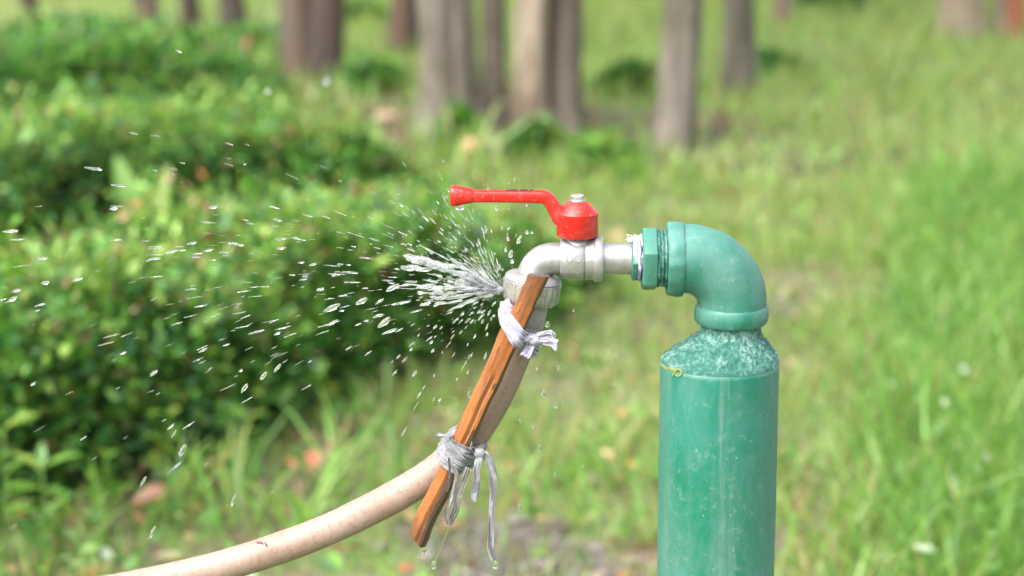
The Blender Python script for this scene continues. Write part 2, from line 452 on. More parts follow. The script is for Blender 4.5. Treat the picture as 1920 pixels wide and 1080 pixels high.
# ------------------------------------------------------------------ grass
GC = [(0.135, 0.285, 0.050), (0.205, 0.350, 0.080), (0.092, 0.225, 0.045), (0.310, 0.410, 0.150), (0.38, 0.31, 0.155), (0.24, 0.155, 0.08)]
def vnoise(x, y, s, seed=0.0):
    return (np.sin(x * s + seed) * np.cos(y * s * 1.13 + seed * 1.7) + .6 * np.sin(x * s * 2.3 + y * s * 1.9 + seed * .7) + .4 * np.cos(x * s * 4.1 - y * s * 3.7 + seed)) / 2
def field(n, d0, d1, power=1.0, spread=.38):
    """points on the ground in the wedge the camera looks along, depth d0..d1 from the camera"""
    u = rng.random(n); d = np.sqrt(d0 ** 2 + u ** power * (d1 ** 2 - d0 ** 2))
    x = (rng.random(n) * 2 - 1) * (spread * d + .15); return x, CAM.y + d
def px_of(x, y, z):
    r0 = y - CAM.y; dz = z - CAM.z; dep = r0 * cp - dz * sp_
    return 960 + x / dep / K, 540 - (r0 * sp_ + dz * cp) / dep / K
def grass(name, x, y, h, wdt, lean, probs, label):
    n = len(x); z = gzv(x, y) - .004
    a = rng.random(n) * 2 * np.pi; tilt = rng.normal(0, lean, (n, 2))
    d = unit(np.stack([tilt[:, 0], tilt[:, 1], np.ones(n)], 1))
    s = np.stack([np.cos(a), np.sin(a), np.zeros(n)], 1)
    b = np.stack([rng.normal(0, .28, n), rng.normal(0, .28, n), -np.abs(rng.normal(0, .16, n))], 1)
    o = strip_mesh(name, np.stack([x, y, z], 1), d, s, h, wdt, b, pick(GC, probs, n), M_GRASS)
    return tag(o, label, 'grass', kind='stuff')

# bands of the hedges on the ground (used to keep the lawn out of them)
def hedge_line(pxs):                                        # [(px, py at the foot)] -> ground points of the front foot
    return [G(a, b) for a, b in pxs]
H1 = [(-420, 1180), (-150, 1040), (90, 1000), (270, 905), (430, 838), (720, 716), (930, 640), (1035, 600), (1140, 556)]
H2 = [(-500, 640), (-150, 540), (150, 455), (450, 405), (640, 378), (800, 352)]
H3 = [(-600, 262), (-200, 240), (150, 222), (420, 208), (575, 200)]
def hedge_front_y(H, x):
    q = hedge_line(H); xx = [p.x for p in q]; yy = [p.y for p in q]
    return np.where((x < xx[0]) | (x > xx[-1]), 1e9, np.interp(x, xx, yy))

x, y = field(112000, 2.95, 6.2, 1.0)
PX, PY = px_of(x, y, 0 * x)
clump = vnoise(x, y, 4.3, 1.0); fine = vnoise(x, y, 11.0, 3.0)
mud = ((x - MUD.x) / .19) ** 2 + ((y - MUD.y) / .30) ** 2
soil = ((x - SOILC.x) / .11) ** 2 + ((y - SOILC.y) / .2) ** 2
lush = 1 / (1 + np.exp(-(PX - 1640 - (PY - 800) * -.1) / 60.0))
keep = rng.random(len(x)) < np.clip(.46 + .60 * clump + .34 * fine + .6 * lush, .06, 1)
keep &= ~((PX < 700) & (PY > 780) & (rng.random(len(x)) < .62))
keep &= (rng.random(len(x)) < np.clip(mud - .3, .42, 1)) & (rng.random(len(x)) < np.clip(soil - .1, .25, 1))
keep &= ~((y > hedge_front_y(H1, x) + .05) & (y < hedge_front_y(H1, x) + .5))
x, y, lush, PXk = x[keep], y[keep], lush[keep], PX[keep]
hh = np.clip(rng.gamma(5, .0105, len(x)) * (1 + 1.2 * lush), .015, .20)
leftg = (PXk < 620)
lawn_m = lush < .5
grass('lawn_grass', x[lawn_m], y[lawn_m], hh[lawn_m], rng.uniform(.0020, .0048, lawn_m.sum()), .34, (2.5, 4.5, 1.4, 4.5, 2.0, 1.0), 'short patchy lawn grass with dry blades around the green standpipe')
q = ~lawn_m
grass('lush_grass', x[q], y[q], hh[q] * 1.05, rng.uniform(.0024, .0056, q.sum()), .36, (4, 4, 3, 1.2, .3, .15), 'lush taller grass in the bottom right corner')
x, y = field(140000, 6.1, 13.5, 1.0)
cl = vnoise(x, y, 2.4, 5.0) + .5 * vnoise(x, y, 7, 2)
kp = rng.random(len(x)) < np.clip(.72 + .35 * cl, .15, 1)
PX, PY = px_of(x, y, 0 * x)
shade_soil = ((PX - 1000) / 420) ** 2 + ((PY - 262) / 60) ** 2 < 1          # bare earth round the trunks
kp &= ~(shade_soil & (rng.random(len(x)) < .72))
kp &= ~((PX < 640) & (rng.random(len(x)) < .5))
x, y = x[kp], y[kp]
grass('meadow_grass', x, y, np.clip(rng.gamma(6, .013, len(x)), .03, .2), rng.uniform(.0032, .0080, len(x)), .38, (1.4, 4, .5, 9, 1.3, .15), 'bright far meadow grass stretching back between the trees')

# leaf litter on the soil
n = 5200; x, y = field(n, 2.95, 8.5, 1.2); z = gzv(x, y) + .006 + rng.random(n) * .012
dr = unit(np.stack([rng.normal(0, 1, n), rng.normal(0, 1, n), rng.normal(0, .15, n)], 1))
nn = unit(np.stack([rng.normal(0, .35, n), rng.normal(0, .35, n), np.ones(n)], 1))
tag(leaves_mesh('leaf_litter', np.stack([x, y, z], 1), dr, nn, rng.uniform(.015, .05, n), rng.uniform(.008, .025, n),
    pick([(.22, .12, .06), (.34, .22, .12), (.13, .075, .045), (.42, .17, .07), (.40, .33, .22)], (3, 3.5, 2.5, .9, 2.5), n), M_LEAF), 'scattered dry leaf litter lying among the grass', 'leaf litter', kind='stuff')
# small weeds with rounded leaves in the lush corner
n = 3800; x, y = field(n, 2.95, 5.2, 1.2); PX, PY = px_of(x, y, 0 * x)
k = (PX > 1560 + 130 * rng.random(n)) | ((PX < 520) & (PY > 930) & (rng.random(n) < .7)); x, y = x[k], y[k]; n = len(x)
z = gzv(x, y) + rng.uniform(.02, .10, n)
dr = unit(np.stack([rng.normal(0, 1, n), rng.normal(0, 1, n), rng.uniform(-.1, .8, n)], 1))
nn = unit(np.stack([rng.normal(0, .5, n), rng.normal(0, .5, n), np.ones(n)], 1))
tag(leaves_mesh('low_weeds', np.stack([x, y, z], 1), dr, nn, rng.uniform(.012, .034, n), rng.uniform(.009, .020, n),
    pick([(.09, .20, .04), (.06, .15, .035), (.17, .26, .09), (.34, .42, .30)], (4, 3, 2, .7), n), M_LEAF), 'small round leaved weeds mixed into the grass', 'weeds', kind='stuff')  # palest leaf colour stands in for glints on the leaves
n = 2600; x, y = field(n, 2.95, 7.5, 1.2); k = rng.random(n) < np.clip(.35 + .7 * vnoise(x, y, 5.7, 9.0), 0, 1); x, y = x[k], y[k]; n = len(x)
z = gzv(x, y) + rng.uniform(.008, .05, n)
dr = unit(np.stack([rng.normal(0, 1, n), rng.normal(0, 1, n), rng.uniform(0, .6, n)], 1)); nn = unit(np.stack([rng.normal(0, .4, n), rng.normal(0, .4, n), np.ones(n)], 1))
tag(leaves_mesh('broad_weeds', np.stack([x, y, z], 1), dr, nn, rng.uniform(.02, .06, n), rng.uniform(.012, .028, n),
    pick([(.10, .23, .04), (.16, .30, .06), (.07, .17, .04), (.30, .36, .14)], (4, 4, 3, 1.2), n), M_LEAF), 'broad leaved weeds growing flat among the lawn grass', 'weeds', kind='stuff')
# pebbles in the mud
mb = MB()
for i in range(22):
    a = random.random() * 6.28; r_ = math.sqrt(random.random())
    X, Y = MUD.x + math.cos(a) * r_ * .19, MUD.y + math.sin(a) * r_ * .28; s = random.uniform(.004, .014)
    lathe(mb, Vector((X, Y, gz(X, Y) + .003)), (random.gauss(0, .2), random.gauss(0, .2), 1), [(0, s * .8), (s * .3, s), (s * .6, s * .8), (s * .8, s * .3)], 8, noise=s * .4, nf=90)
M_PEB = simple('pebble', (.17, .155, .145), .22)
tag(mb.build('pebbles', M_PEB), 'wet grey pebbles scattered in the muddy patch below the tap', 'pebbles', kind='stuff')

# ------------------------------------------------------------------ hedges
LC = [(0.026, 0.105, 0.026), (0.055, 0.185, 0.034), (0.130, 0.295, 0.048), (0.270, 0.400, 0.085), (0.28, 0.17, 0.09), (0.30, 0.11, 0.05)]
leaf_variants = []
def leaf_variant():
    """a few leaf meshes shared by the leaves built one by one (unit length along +Y)"""
    for c in [(0.07, .19, .03), (.12, .25, .035), (.20, .29, .05), (.045, .13, .022), (.27, .17, .08)]:
        vs = []; fs = []; m = 6
        for i in range(m + 1):
            t = i / m; wd = .26 * math.sin(math.pi * min(1, t * .93 + .04)) ** .8
            z = -.16 * t * t
            vs += [(-wd, t, z + wd * .35), (0, t, z), (wd, t, z + wd * .35)]
        for i in range(m):
            for j in (0, 1): fs.append((i * 3 + j, i * 3 + j + 1, i * 3 + j + 4, i * 3 + j + 3))
        me = bpy.data.meshes.new('leaf'); me.from_pydata(vs, [], fs); me.materials.append(M_LEAF)
        ca = me.color_attributes.new('col', 'FLOAT_COLOR', 'POINT'); ca.data.foreach_set('color', list((*c, 1)) * len(vs))
        me.polygons.foreach_set('use_smooth', [True] * len(fs)); leaf_variants.append(me)
leaf_variant()
def place_leaf(parent, pos, direc, nor, length, wscale=1.0, var=None):
    d = Vector(direc).normalized(); s = d.cross(Vector(nor))
    if s.length < 1e-3: s = d.cross(Vector((1, 0, 0)))
    s.normalize(); n_ = s.cross(d)
    o = bpy.data.objects.new('leaf', leaf_variants[random.randrange(4) if var is None else var]); C.objects.link(o)
    o.parent = parent
    base = Vector(parent.location)
    o.matrix_local = Matrix.Translation(Vector(pos) - base) @ Matrix((s, d, n_)).transposed().to_4x4() @ Matrix.Diagonal((length * wscale, length, length, 1))
    return o
def hedge(name, label, H, hts, wd, nleaf, lsize, probs_top, nparts=0, seed=0., group='low clipped hedge rows'):
    foot = catmull(hedge_line(H), 8); n = len(foot)
    root = thing(name, label, 'hedge', (foot[n // 2].x, foot[n // 2].y, 0), group)
    F = np.array([p[:] for p in foot])
    tang = unit(np.gradient(F, axis=0)); back = np.stack([-tang[:, 1], tang[:, 0], 0 * tang[:, 0]], 1)
    back *= np.sign(back[:, 1:2] + 1e-9)
    seglen = np.concatenate([[0], np.cumsum(np.linalg.norm(np.diff(F, axis=0), axis=1))]); T = seglen[-1]
    def at(s, a, rho):
        h = np.interp(s / T, np.linspace(0, 1, len(hts)), hts)
        """s along, a = angle over the cross-section (0 front foot .. pi back foot)"""
        p = np.stack([np.interp(s, seglen, F[:, k]) for k in range(3)], 1); bk = np.stack([np.interp(s, seglen, back[:, k]) for k in range(3)], 1)
        ca, sa = np.cos(a), np.sin(a)
        su = np.sign(ca) * np.abs(ca) ** .55; sv = np.abs(sa) ** .55
        lump = 1 + .15 * np.sin(s * 7.3 + 1.7 * a + seed) + .12 * np.sin(s * 17 + 4.1 * a + seed * 2) * np.sin(s * 5.1 - 2 * a) + .10 * np.sin(s * 37 - 6 * a) * np.cos(s * 23 + 3 * a)
        end = np.clip(np.minimum(s, T - s) / .16 + .25, .25, 1) ** .6
        u = wd * .5 * (1 - su * rho * lump)
        zz = h * sv * rho * lump * end
        q = p + bk * u[:, None]; q[:, 2] = gzv(q[:, 0], q[:, 1]) + zz
        nrm = unit(-bk * (su * .8)[:, None] + np.array([[0, 0, 1.]]) * sv[:, None] + .0)
        return q, nrm
    # solid core closing the view through, coloured near-black as the shade inside
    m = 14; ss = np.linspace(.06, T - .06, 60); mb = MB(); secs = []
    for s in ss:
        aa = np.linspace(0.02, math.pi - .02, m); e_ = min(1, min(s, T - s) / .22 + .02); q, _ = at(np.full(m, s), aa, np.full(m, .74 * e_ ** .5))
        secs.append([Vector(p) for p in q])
    mb.loft(secs); mb.build('shaded_core', M_CORE, root)
    # foliage
    s = rng.random(nleaf) * T; s = np.where(rng.random(nleaf) < .05, np.where(rng.random(nleaf) < .5, rng.random(nleaf) * .14, T - rng.random(nleaf) * .14), s); a = np.clip(rng.beta(1.0, 1.25, nleaf) * math.pi, .02, 3.1)
    rho = np.clip(rng.normal(.95, .11, nleaf), .70, 1.28); nearend = np.minimum(s, T - s) < .14; rho = np.where(nearend, rho * rng.random(nleaf) ** .5, rho)
    pos, nr = at(s, a, rho)
    shoot = (rng.random(nleaf) < .20) & (np.sin(a) > .5) & (np.sin(s * 61 + a * 19) > .2); pos[shoot, 2] += rng.random(shoot.sum()) * .075
    d = unit(nr * .9 + rng.normal(0, .62, (nleaf, 3)) + np.array([[0, 0, .22]]))
    nv = unit(nr * .5 + np.array([[0, 0, .9]]) + rng.normal(0, .5, (nleaf, 3)))
    L = rng.uniform(.6, 1.25, nleaf) * lsize * np.where(rng.random(nleaf) < .10, 1.5, 1)
    young_lit = np.clip((np.sin(a) - .55) * 2.2, 0, 1) * (rho > .92)  # young growth on top; its light colours also paint in the lit tops
    cA = pick(LC, (3, 4, 3.2, 1.3, .3, .2), nleaf); cB = pick(LC, probs_top, nleaf)
    cols = np.where((rng.random(nleaf) < young_lit)[:, None], cB, cA)
    fo = leaves_mesh('foliage', pos, d, nv, L, L * rng.uniform(.42, .62, nleaf), cols, M_LEAF, root); fo['kind'] = 'stuff'
    # stems at the foot
    mb = MB()
    for k in range(int(T * 9)):
        s0 = random.random() * T; q0, _ = at(np.array([s0]), np.array([random.uniform(.2, .9)]), np.array([.25])); q1, _ = at(np.array([s0 + random.gauss(0, .06)]), np.array([random.uniform(.3, 1.5)]), np.array([.95]))
        p0 = Vector(q0[0]); p1 = Vector(q1[0]); p0.z = gz(p0.x, p0.y); mid = (p0 + p1) / 2 + Vector((random.gauss(0, .02), random.gauss(0, .02), 0))
        tube(mb, catmull([p0, mid, p1], 3), lerp_list([.0035, .0015], 7), 5)
    st = mb.build('stems', M_TWIG, root); st['kind'] = 'stuff'
    for k in range(nparts):                                # the outermost leaves that can be picked out
        s0 = np.array([random.random() * T]); a0 = np.array([random.uniform(.12, 1.75)])
        q0, n0 = at(s0, a0, np.array([1.06])); dd = Vector(n0[0]) + Vector((random.gauss(0, .6), random.gauss(0, .5), random.gauss(.2, .5)))
        place_leaf(root, q0[0], dd, Vector((random.gauss(0, .4), -.5, .8)), lsize * random.uniform(1.0, 1.5))
    return root
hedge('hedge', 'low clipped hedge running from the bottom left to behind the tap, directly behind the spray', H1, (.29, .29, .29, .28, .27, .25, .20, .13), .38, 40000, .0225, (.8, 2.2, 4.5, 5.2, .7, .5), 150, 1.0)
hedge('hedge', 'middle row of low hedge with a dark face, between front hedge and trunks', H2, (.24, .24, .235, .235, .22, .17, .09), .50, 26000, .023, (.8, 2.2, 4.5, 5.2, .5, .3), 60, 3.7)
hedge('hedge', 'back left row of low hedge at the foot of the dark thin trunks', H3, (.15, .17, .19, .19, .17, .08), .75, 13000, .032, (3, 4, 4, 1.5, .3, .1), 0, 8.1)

# loose shrubs behind, seen between the trunks
def shrub(px, py, wpx, h, nleaf, label, lsize=.035, probs=(3, 4, 4, 2, .2, .1), seed=0):
    c = G(px, py); r = wpx * ppm(c) / 2; root = thing('shrub', label, 'shrub', (c.x, c.y, gz(c.x, c.y)))
    th = rng.random(nleaf) * 2 * np.pi; ph = np.arccos(rng.random(nleaf)); rr = np.clip(rng.normal(.88, .14, nleaf), .3, 1.25)
    nr = np.stack([np.sin(ph) * np.cos(th), np.sin(ph) * np.sin(th), np.cos(ph)], 1)
    lump = 1 + .2 * np.sin(3 * th + seed) * np.sin(ph) + .15 * np.sin(7 * th + 4 * ph + seed)
    pos = nr * (rr * lump)[:, None] * np.array([[r, r * .8, h]]) + np.array([[c.x, c.y, gz(c.x, c.y)]])
    d = unit(nr + rng.normal(0, .6, (nleaf, 3))); nv = unit(nr * .4 + np.array([[0, 0, 1.]]) + rng.normal(0, .5, (nleaf, 3)))
    L = rng.uniform(.7, 1.3, nleaf) * lsize
    f = leaves_mesh('foliage', pos, d, nv, L, L * .5, pick(LC, probs, nleaf), M_LEAF, root); f['kind'] = 'stuff'
    mb = MB()
    for k in range(7):
        e = Vector((c.x + random.uniform(-.7, .7) * r, c.y + random.uniform(-.5, .5) * r, h * random.uniform(.6, .95)))
        tube(mb, catmull([Vector((c.x, c.y, -.02)), (Vector((c.x, c.y, 0)) + e) / 2 + Vector((0, 0, .03)), e], 3), lerp_list([.008, .003], 7), 6)
    mb.build('stem', M_TWIG, root)
for args in [
    (150, 75, 330, .08, 1500, 'loose dark green shrub at the top left corner behind the back hedge'),
    (470, 95, 260, .07, 1200, 'loose shrub at the top left between the thin dark trunks'),
    (700, 180, 120, .10, 900, 'small bright green bush between the red brown trunk and the trunk cluster'),
    (670, 40, 110, .07, 700, 'leafy bush behind the leaning trunk at the top'),
    (1130, 318, 130, .09, 900, 'low bright green weed clump in front of the trunk cluster', .035, (1, 3, 5, 3, .2, .1)),
    (1440, 145, 120, .07, 700, 'low dark weed clump to the right of the slim grey trunk', .03, (4, 4, 1, .3, .1, .1)),
    (1010, 300, 90, .10, 700, 'dark green weeds growing against the foot of the palest trunk', .035, (4, 4, 2, 1, .3, .1)),
    (868, 288, 70, .12, 600, 'weeds growing against the foot of the thick pale grey trunk', .035, (3, 4, 3, 1, .3, .1)),
    (1180, 190, 110, .10, 800, 'scrubby growth in the gap between the trunk cluster and the right trunks', .03, (4, 3, 2, 1, .5, .3)),
    (1560, 22, 150, .10, 900, 'dark low bush at the far top edge of the meadow', .035, (4, 4, 1, .3, .1, .1)),
]: shrub(*args, seed=args[0] * .01)

# ------------------------------------------------------------------ trees
crowns = []
def crown_mesh():
    n = 420; th = rng.random(n) * 2 * np.pi; cz = rng.uniform(-.6, 1, n); r0 = np.sqrt(np.maximum(0, 1 - cz ** 2)) * rng.uniform(.35, 1, n) ** .5
    pos = np.stack([r0 * np.cos(th) * 1.1, r0 * np.sin(th) * 1.1, cz * .8], 1)
    d = unit(pos + rng.normal(0, .8, (n, 3))); L = rng.uniform(.10, .22, n)
    o = leaves_mesh('crown', pos, d, unit(rng.normal(0, .5, (n, 3)) + np.array([[0, 0, 1.]])), L, L * .5, pick(LC, (3, 4, 3, 1, .1, .05), n), M_LEAF)
    me = o.data; bpy.data.objects.remove(o); return me
crowns = [crown_mesh() for _ in range(3)]
def tree(px, py, wpx, label, mat, lean=(0, 0), height=4.6, flare=1.35, seed=0, group=None, cap=None, name='tree'):
    c = G(px, py); k = ppm(c); r = wpx * k / 2 * 1.14; root = thing(name, label, 'tree', (c.x, c.y, gz(c.x, c.y)), group)
    mb = MB(); secs = []; seg = 28; hs_ = [-.06, 0, .03, .07, .11, .15, .20, .25, .3, .36, .42, .5, .6, .7, .82, .95, 1.3, 1.8, 2.4, 3.1, 3.8, height]
    for z in hs_:
        f = r * (1 - .10 * z / height * 3.2 * .8) * (1 + (flare - 1) * math.exp(-max(z, 0) / .10))
        cx = c.x + lean[0] * z + .012 * math.sin(z * 4.1 + seed) + .02 * math.sin(z * 1.3 + seed * 2); cy = c.y + lean[1] * z + .02 * math.cos(z * 1.7 + seed); q = []
        for j in range(seg):
            a = 2 * math.pi * j / seg
            lob = 1 + .06 * math.sin(3 * a + seed) + .05 * math.sin(5 * a + seed * 2 + z) + (.12 * math.exp(-max(z, 0) / .12)) * math.sin(4 * a + seed)
            lob += .10 * mnoise.noise(Vector((math.cos(a) * 2 + seed, math.sin(a) * 2, z * 2.2))) + .05 * mnoise.noise(Vector((math.cos(a) * 5 + seed, math.sin(a) * 5, z * 7)))
            q.append(Vector((cx + math.cos(a) * f * lob, cy + math.sin(a) * f * lob, z)))
        secs.append(q)
    mb.loft(secs); mb.build('trunk', mat, root, sharp=60)
    top = Vector((c.x + lean[0] * height, c.y + lean[1] * height, height)); mb = MB()
    for i in range(4):
        a = i * 1.6 + seed; st = Vector((c.x + lean[0] * (height - 1.2 + i * .35), c.y + lean[1] * (height - 1.2 + i * .35), height - 1.2 + i * .35))
        e = st + Vector((math.cos(a) * .9, math.sin(a) * .9, .9)); tube(mb, catmull([st, (st + e) / 2 + Vector((0, 0, -.08)), e], 4), lerp_list([r * .35, r * .10], 9), 8)
    tube(mb, [top - Vector((0, 0, .15)), top + Vector((.05, 0, .6)), top + Vector((.02, .08, 1.2))], [r * .6, r * .35, r * .12], 8)
    mb.build('limbs', mat, root)
    o = link('crown', crowns[seed % 3], None, root, top + Vector((0, 0, .7))); o.scale = (1.25, 1.25, 1.2); o.rotation_euler = (0, 0, seed * 1.3); o['kind'] = 'stuff'
    return root
TG = 'trees standing behind the lawn'
for i, a in enumerate([
    (816, 250, 76, 'thick pale grey trunk, leftmost of the cluster behind the lever', M_BARK, (0, 0), 4.8, 1.5),
    (886, 280, 40, 'slim grey trunk second from the left in the trunk cluster', M_BARKB, (0, 0), 4.8, 1.35),
    (930, 246, 38, 'narrow grey trunk in the middle of the cluster, just left of the palest one', M_BARKB, (.004, 0), 4.6, 1.4),
    (988, 268, 54, 'palest cream coloured trunk in the middle of the trunk cluster', M_BARKP, (.012, 0), 4.7, 1.4),
    (1068, 262, 66, 'brown grey trunk at the right end of the trunk cluster', M_BARKB, (-.004, 0), 4.6, 1.4),
    (1272, 285, 64, 'straight dark grey trunk alone right of the cluster, above the green elbow', M_BARK, (-.004, 0), 4.7, 1.25),
    (1364, 190, 50, 'slim grey trunk right of the dark grey one at the meadow edge', M_BARK, (-.006, .01), 4.5, 1.3),
    (1463, 62, 30, 'thin yellowish brown trunk far back in the meadow', M_BARKP, (0, 0), 4.2, 1.15),
    (1806, 74, 66, 'pale forked trunk far back at the top right corner', M_BARKP, (-.01, 0), 4.3, 1.35),
    (1868, 72, 22, 'thin pale stem beside the forked trunk at the top right corner', M_BARKP, (-.05, 0), 3.8, 1.2),
    (572, 150, 56, 'red brown trunk at the end of the back hedge', M_BARKR, (-.03, 0), 4.5, 1.2),
    (624, 165, 52, 'dark brown trunk pressed against the red brown one', M_BARKD, (-.006, 0), 4.6, 1.2),
    (738, 118, 46, 'leaning dark red trunk left of the trunk cluster', M_BARKR, (.055, 0), 4.3, 1.3),
    (350, 75, 30, 'thin black trunk behind the back hedge', M_BARKD, (0, 0), 4.2, 1.1),
    (68, 72, 28, 'thin black trunk at the top left corner', M_BARKD, (0, 0), 4.2, 1.1),
    (272, 55, 44, 'faded brown trunk far back at the top left', M_BARKB, (0, 0), 4.4, 1.1),
    (446, 85, 40, 'crooked dark trunk between the thin black one and the red brown one', M_BARKD, (-.06, 0), 4.2, 1.2),
]): tree(*a, seed=i + 1, group=TG)
# low brown stump at the right edge far back
p0 = G(1900, 72); mb = MB()
lathe(mb, Vector((p0.x, p0.y, gz(p0.x, p0.y))), (0, 0, 1), [(-.02, .045), (.0, .045), (.12, .04), (.24, .037), (.245, .03)], 14, noise=.006, nf=20)
tag(mb.build('wooden_post', simple('rusty_post', (.26, .085, .045), .8)), 'short rusty red post in the far top right corner', 'post')

# ------------------------------------------------------------------ single plants that can be picked out
def stem_plant(name, base, spec, label, cat='plant', stem_h=.12, wsc=1.0, group=None):
    """spec = [(height on stem, azimuth deg, elevation deg, length)]"""
    root = thing(name, label, cat, base, group); mb = MB()
    tip = base + Vector((.01, 0, stem_h)); tube(mb, catmull([base - Vector((0, 0, .01)), (base + tip) / 2 + Vector((.006, 0, 0)), tip], 4), lerp_list([.0032, .0016], 9), 6)
    mb.build('stem', simple('plant_stem', (.10, .19, .04), .5) if 'plant_stem' not in bpy.data.materials else bpy.data.materials['plant_stem'], root)
    for (hh_, az, el, ln) in spec:
        d = Vector((math.cos(R(az)) * math.cos(R(el)), math.sin(R(az)) * math.cos(R(el)), math.sin(R(el))))
        place_leaf(root, base + Vector((.01 * hh_ / stem_h, 0, hh_)), d, Vector((0, 0, 1)) if el < 60 else Vector((0, -1, .3)), ln, wsc, random.choice((1, 2, 0)))
    return root
g = G(75, 1085, .0); g.z = gz(g.x, g.y)
stem_plant('lance_leaf_plant', g, [(.150, 15, 25, .058), (.145, 165, 38, .050), (.12, 205, 20, .055), (.11, -25, 20, .05), (.085, 185, 15, .055), (.07, 40, 40, .06), (.15, 100, 60, .04), (.04, 10, 55, .07), (.03, 160, 55, .075)],
           'bright lance leaved plant at the bottom left corner in front of the hedge', stem_h=.155, wsc=.75)
g = G(5, 1060, .0); g.z = gz(g.x, g.y)
stem_plant('lance_leaf_plant', g, [(.19, 10, 30, .055), (.18, 160, 20, .05), (.12, 20, 40, .055), (.09, -10, 25, .06), (.06, 30, 30, .055), (.15, 250, 30, .05)],
           'lance leaved plant cut by the left edge of the photo', stem_h=.195, wsc=.75)
for (px, py, hh, lb) in ((190, 1010, .13, 'leafy weed shoot at the hedge foot, right of the lance leaved plant'), (310, 955, .15, 'leafy weed shoot before the dark hedge foot, above the left end of the hose'),
                         (25, 985, .20, 'tall leafy shoot leaning out of the hedge at the left edge'), (450, 890, .12, 'leafy weed shoot at the hedge foot, above the scuffed part of the hose'),
                         (590, 800, .11, 'small leafy weed at the hedge foot, left of the splint')):
    g = G(px, py); g.z = gz(g.x, g.y)
    stem_plant('leafy_weed', g, [(hh * random.uniform(.15, 1), random.uniform(0, 360), random.uniform(5, 60), random.uniform(.028, .050)) for _ in range(13)], lb, cat='weed', stem_h=hh, wsc=1.0)
g = G(268, 468); g.z = gz(g.x, g.y)
stem_plant('broad_leaf_plant', g, [(.03, 150, 66, .20), (.03, 20, 72, .17), (.02, 75, 70, .15)], 'upright broad bladed leaf sticking up behind the front hedge at the left', stem_h=.04, wsc=.55)
def tuft(px, py, n, hmin, hmax, label, wd=(.0045, .0085), spread=.035, lean=.35, probs=(4, 4, 3, 1.5, .3, .1)):
    g = G(px, py); g.z = gz(g.x, g.y); root = thing('grass_tuft', label, 'grass tuft', g, 'tufts of tall grass')
    x = g.x + rng.normal(0, spread, n); y = g.y + rng.normal(0, spread, n); z = gzv(x, y) - .004
    a = rng.random(n) * 2 * np.pi; ti = rng.normal(0, lean, (n, 2)); d = unit(np.stack([ti[:, 0], ti[:, 1], np.ones(n)], 1))
    s = unit(np.stack([np.ones(n), rng.normal(0, .5, n), np.zeros(n)], 1)); b = np.stack([rng.normal(0, .35, n), rng.normal(0, .3, n), -np.abs(rng.normal(0, .2, n))], 1)
    h = rng.uniform(hmin, hmax, n); ww = rng.uniform(*wd, n); cc = pick(GC, probs, n)
    for i in range(n):
        strip_mesh('blade', np.array([[x[i], y[i], z[i]]]), d[i:i + 1], s[i:i + 1], h[i:i + 1], ww[i:i + 1], b[i:i + 1], cc[i:i + 1], M_GRASS, root)
for a in [
    (75, 1100, 9, .10, .19, 'small tuft of upright blades at the bottom left corner'),
    (330, 985, 12, .10, .22, 'grass tuft in front of the dark hedge foot, left of the hose'),
    (520, 1005, 16, .10, .24, 'tall grass tuft just above the middle of the hose'),
    (640, 920, 16, .10, .24, 'tall leaning grass tuft left of the splint and above the hose'),
    (585, 960, 12, .08, .20, 'loose grass tuft beside the orange fallen leaf'),
    (420, 1000, 14, .10, .22, 'grass tuft just above the hose at the left, beyond the brown leaf'),
    (470, 930, 16, .10, .22, 'grass tuft in the middle of the bare soil below the hedge'),
    (200, 1060, 12, .10, .20, 'grass tuft beside the lance leaved plant'),
    (735, 900, 10, .08, .16, 'grass tuft just left of the knotted grey rag'),
    (700, 800, 12, .08, .17, 'grass tuft at the foot of the hedge below the spray'),
    (1010, 960, 14, .06, .15, 'grass tuft behind the hanging rag ends'),
    (1120, 905, 12, .06, .14, 'grass tuft midway between the rag and the green pipe'),
    (1200, 1010, 12, .06, .13, 'grass tuft just left of the foot of the green pipe'),
    (1520, 1040, 14, .08, .18, 'grass tuft just right of the green pipe at the bottom edge'),
    (1640, 880, 16, .08, .18, 'grass tuft at the edge of the lush patch right of the green pipe'),
    (1800, 1060, 22, .09, .20, 'big lush tuft at the bottom right corner', (.006, .011), .06),
    (830, 300, 20, .12, .24, 'tall grass tuft at the foot of the thick pale trunk', (.006, .011), .05),
    (915, 318, 18, .12, .24, 'yellowish grass tuft in front of the trunk cluster', (.006, .011), .05, .3, (1, 3, 0, 6, 1, 0)),
    (1230, 335, 20, .10, .2, 'bright grass tuft in front of the lone dark grey trunk', (.006, .011), .08),
]: tuft(*a)
# fallen leaves one can point at
def fallen(px, py, L, col, label, rot, tilt=.3, zz=.03):
    c = G(px, py); mb = MB(); m = 7; vs = []; fs = []
    mat = simple('fallen_leaf_colour', col, .5)
    d = Vector((math.cos(rot), math.sin(rot), tilt)).normalized(); s = d.cross(Vector((0, -.4, 1))).normalized(); nn_ = s.cross(d)
    for i in range(m + 1):
        t = i / m; wd = L * .27 * math.sin(math.pi * min(1, t * .94 + .03)) ** .8; p = Vector((c.x, c.y, gz(c.x, c.y) + zz)) + d * L * t + nn_ * (L * .10 * math.sin(t * 3))
        vs += [p - s * wd + nn_ * wd * .4, p, p + s * wd + nn_ * wd * .4]
    for i in range(m):
        for j in (0, 1): fs.append((i * 3 + j, i * 3 + j + 1, i * 3 + j + 4, i * 3 + j + 3))
    mb.add(vs, fs); o = mb.build('fallen_leaf', mat); tag(o, label, 'fallen leaf', 'coloured fallen leaves')
fallen(580, 905, .040, (.36, .10, .06), 'red orange fallen leaf in the grass above the middle of the hose', 1.2, .9)
fallen(556, 900, .028, (.40, .10, .05), 'smaller red leaf left of the red orange one', 2.4, .3)
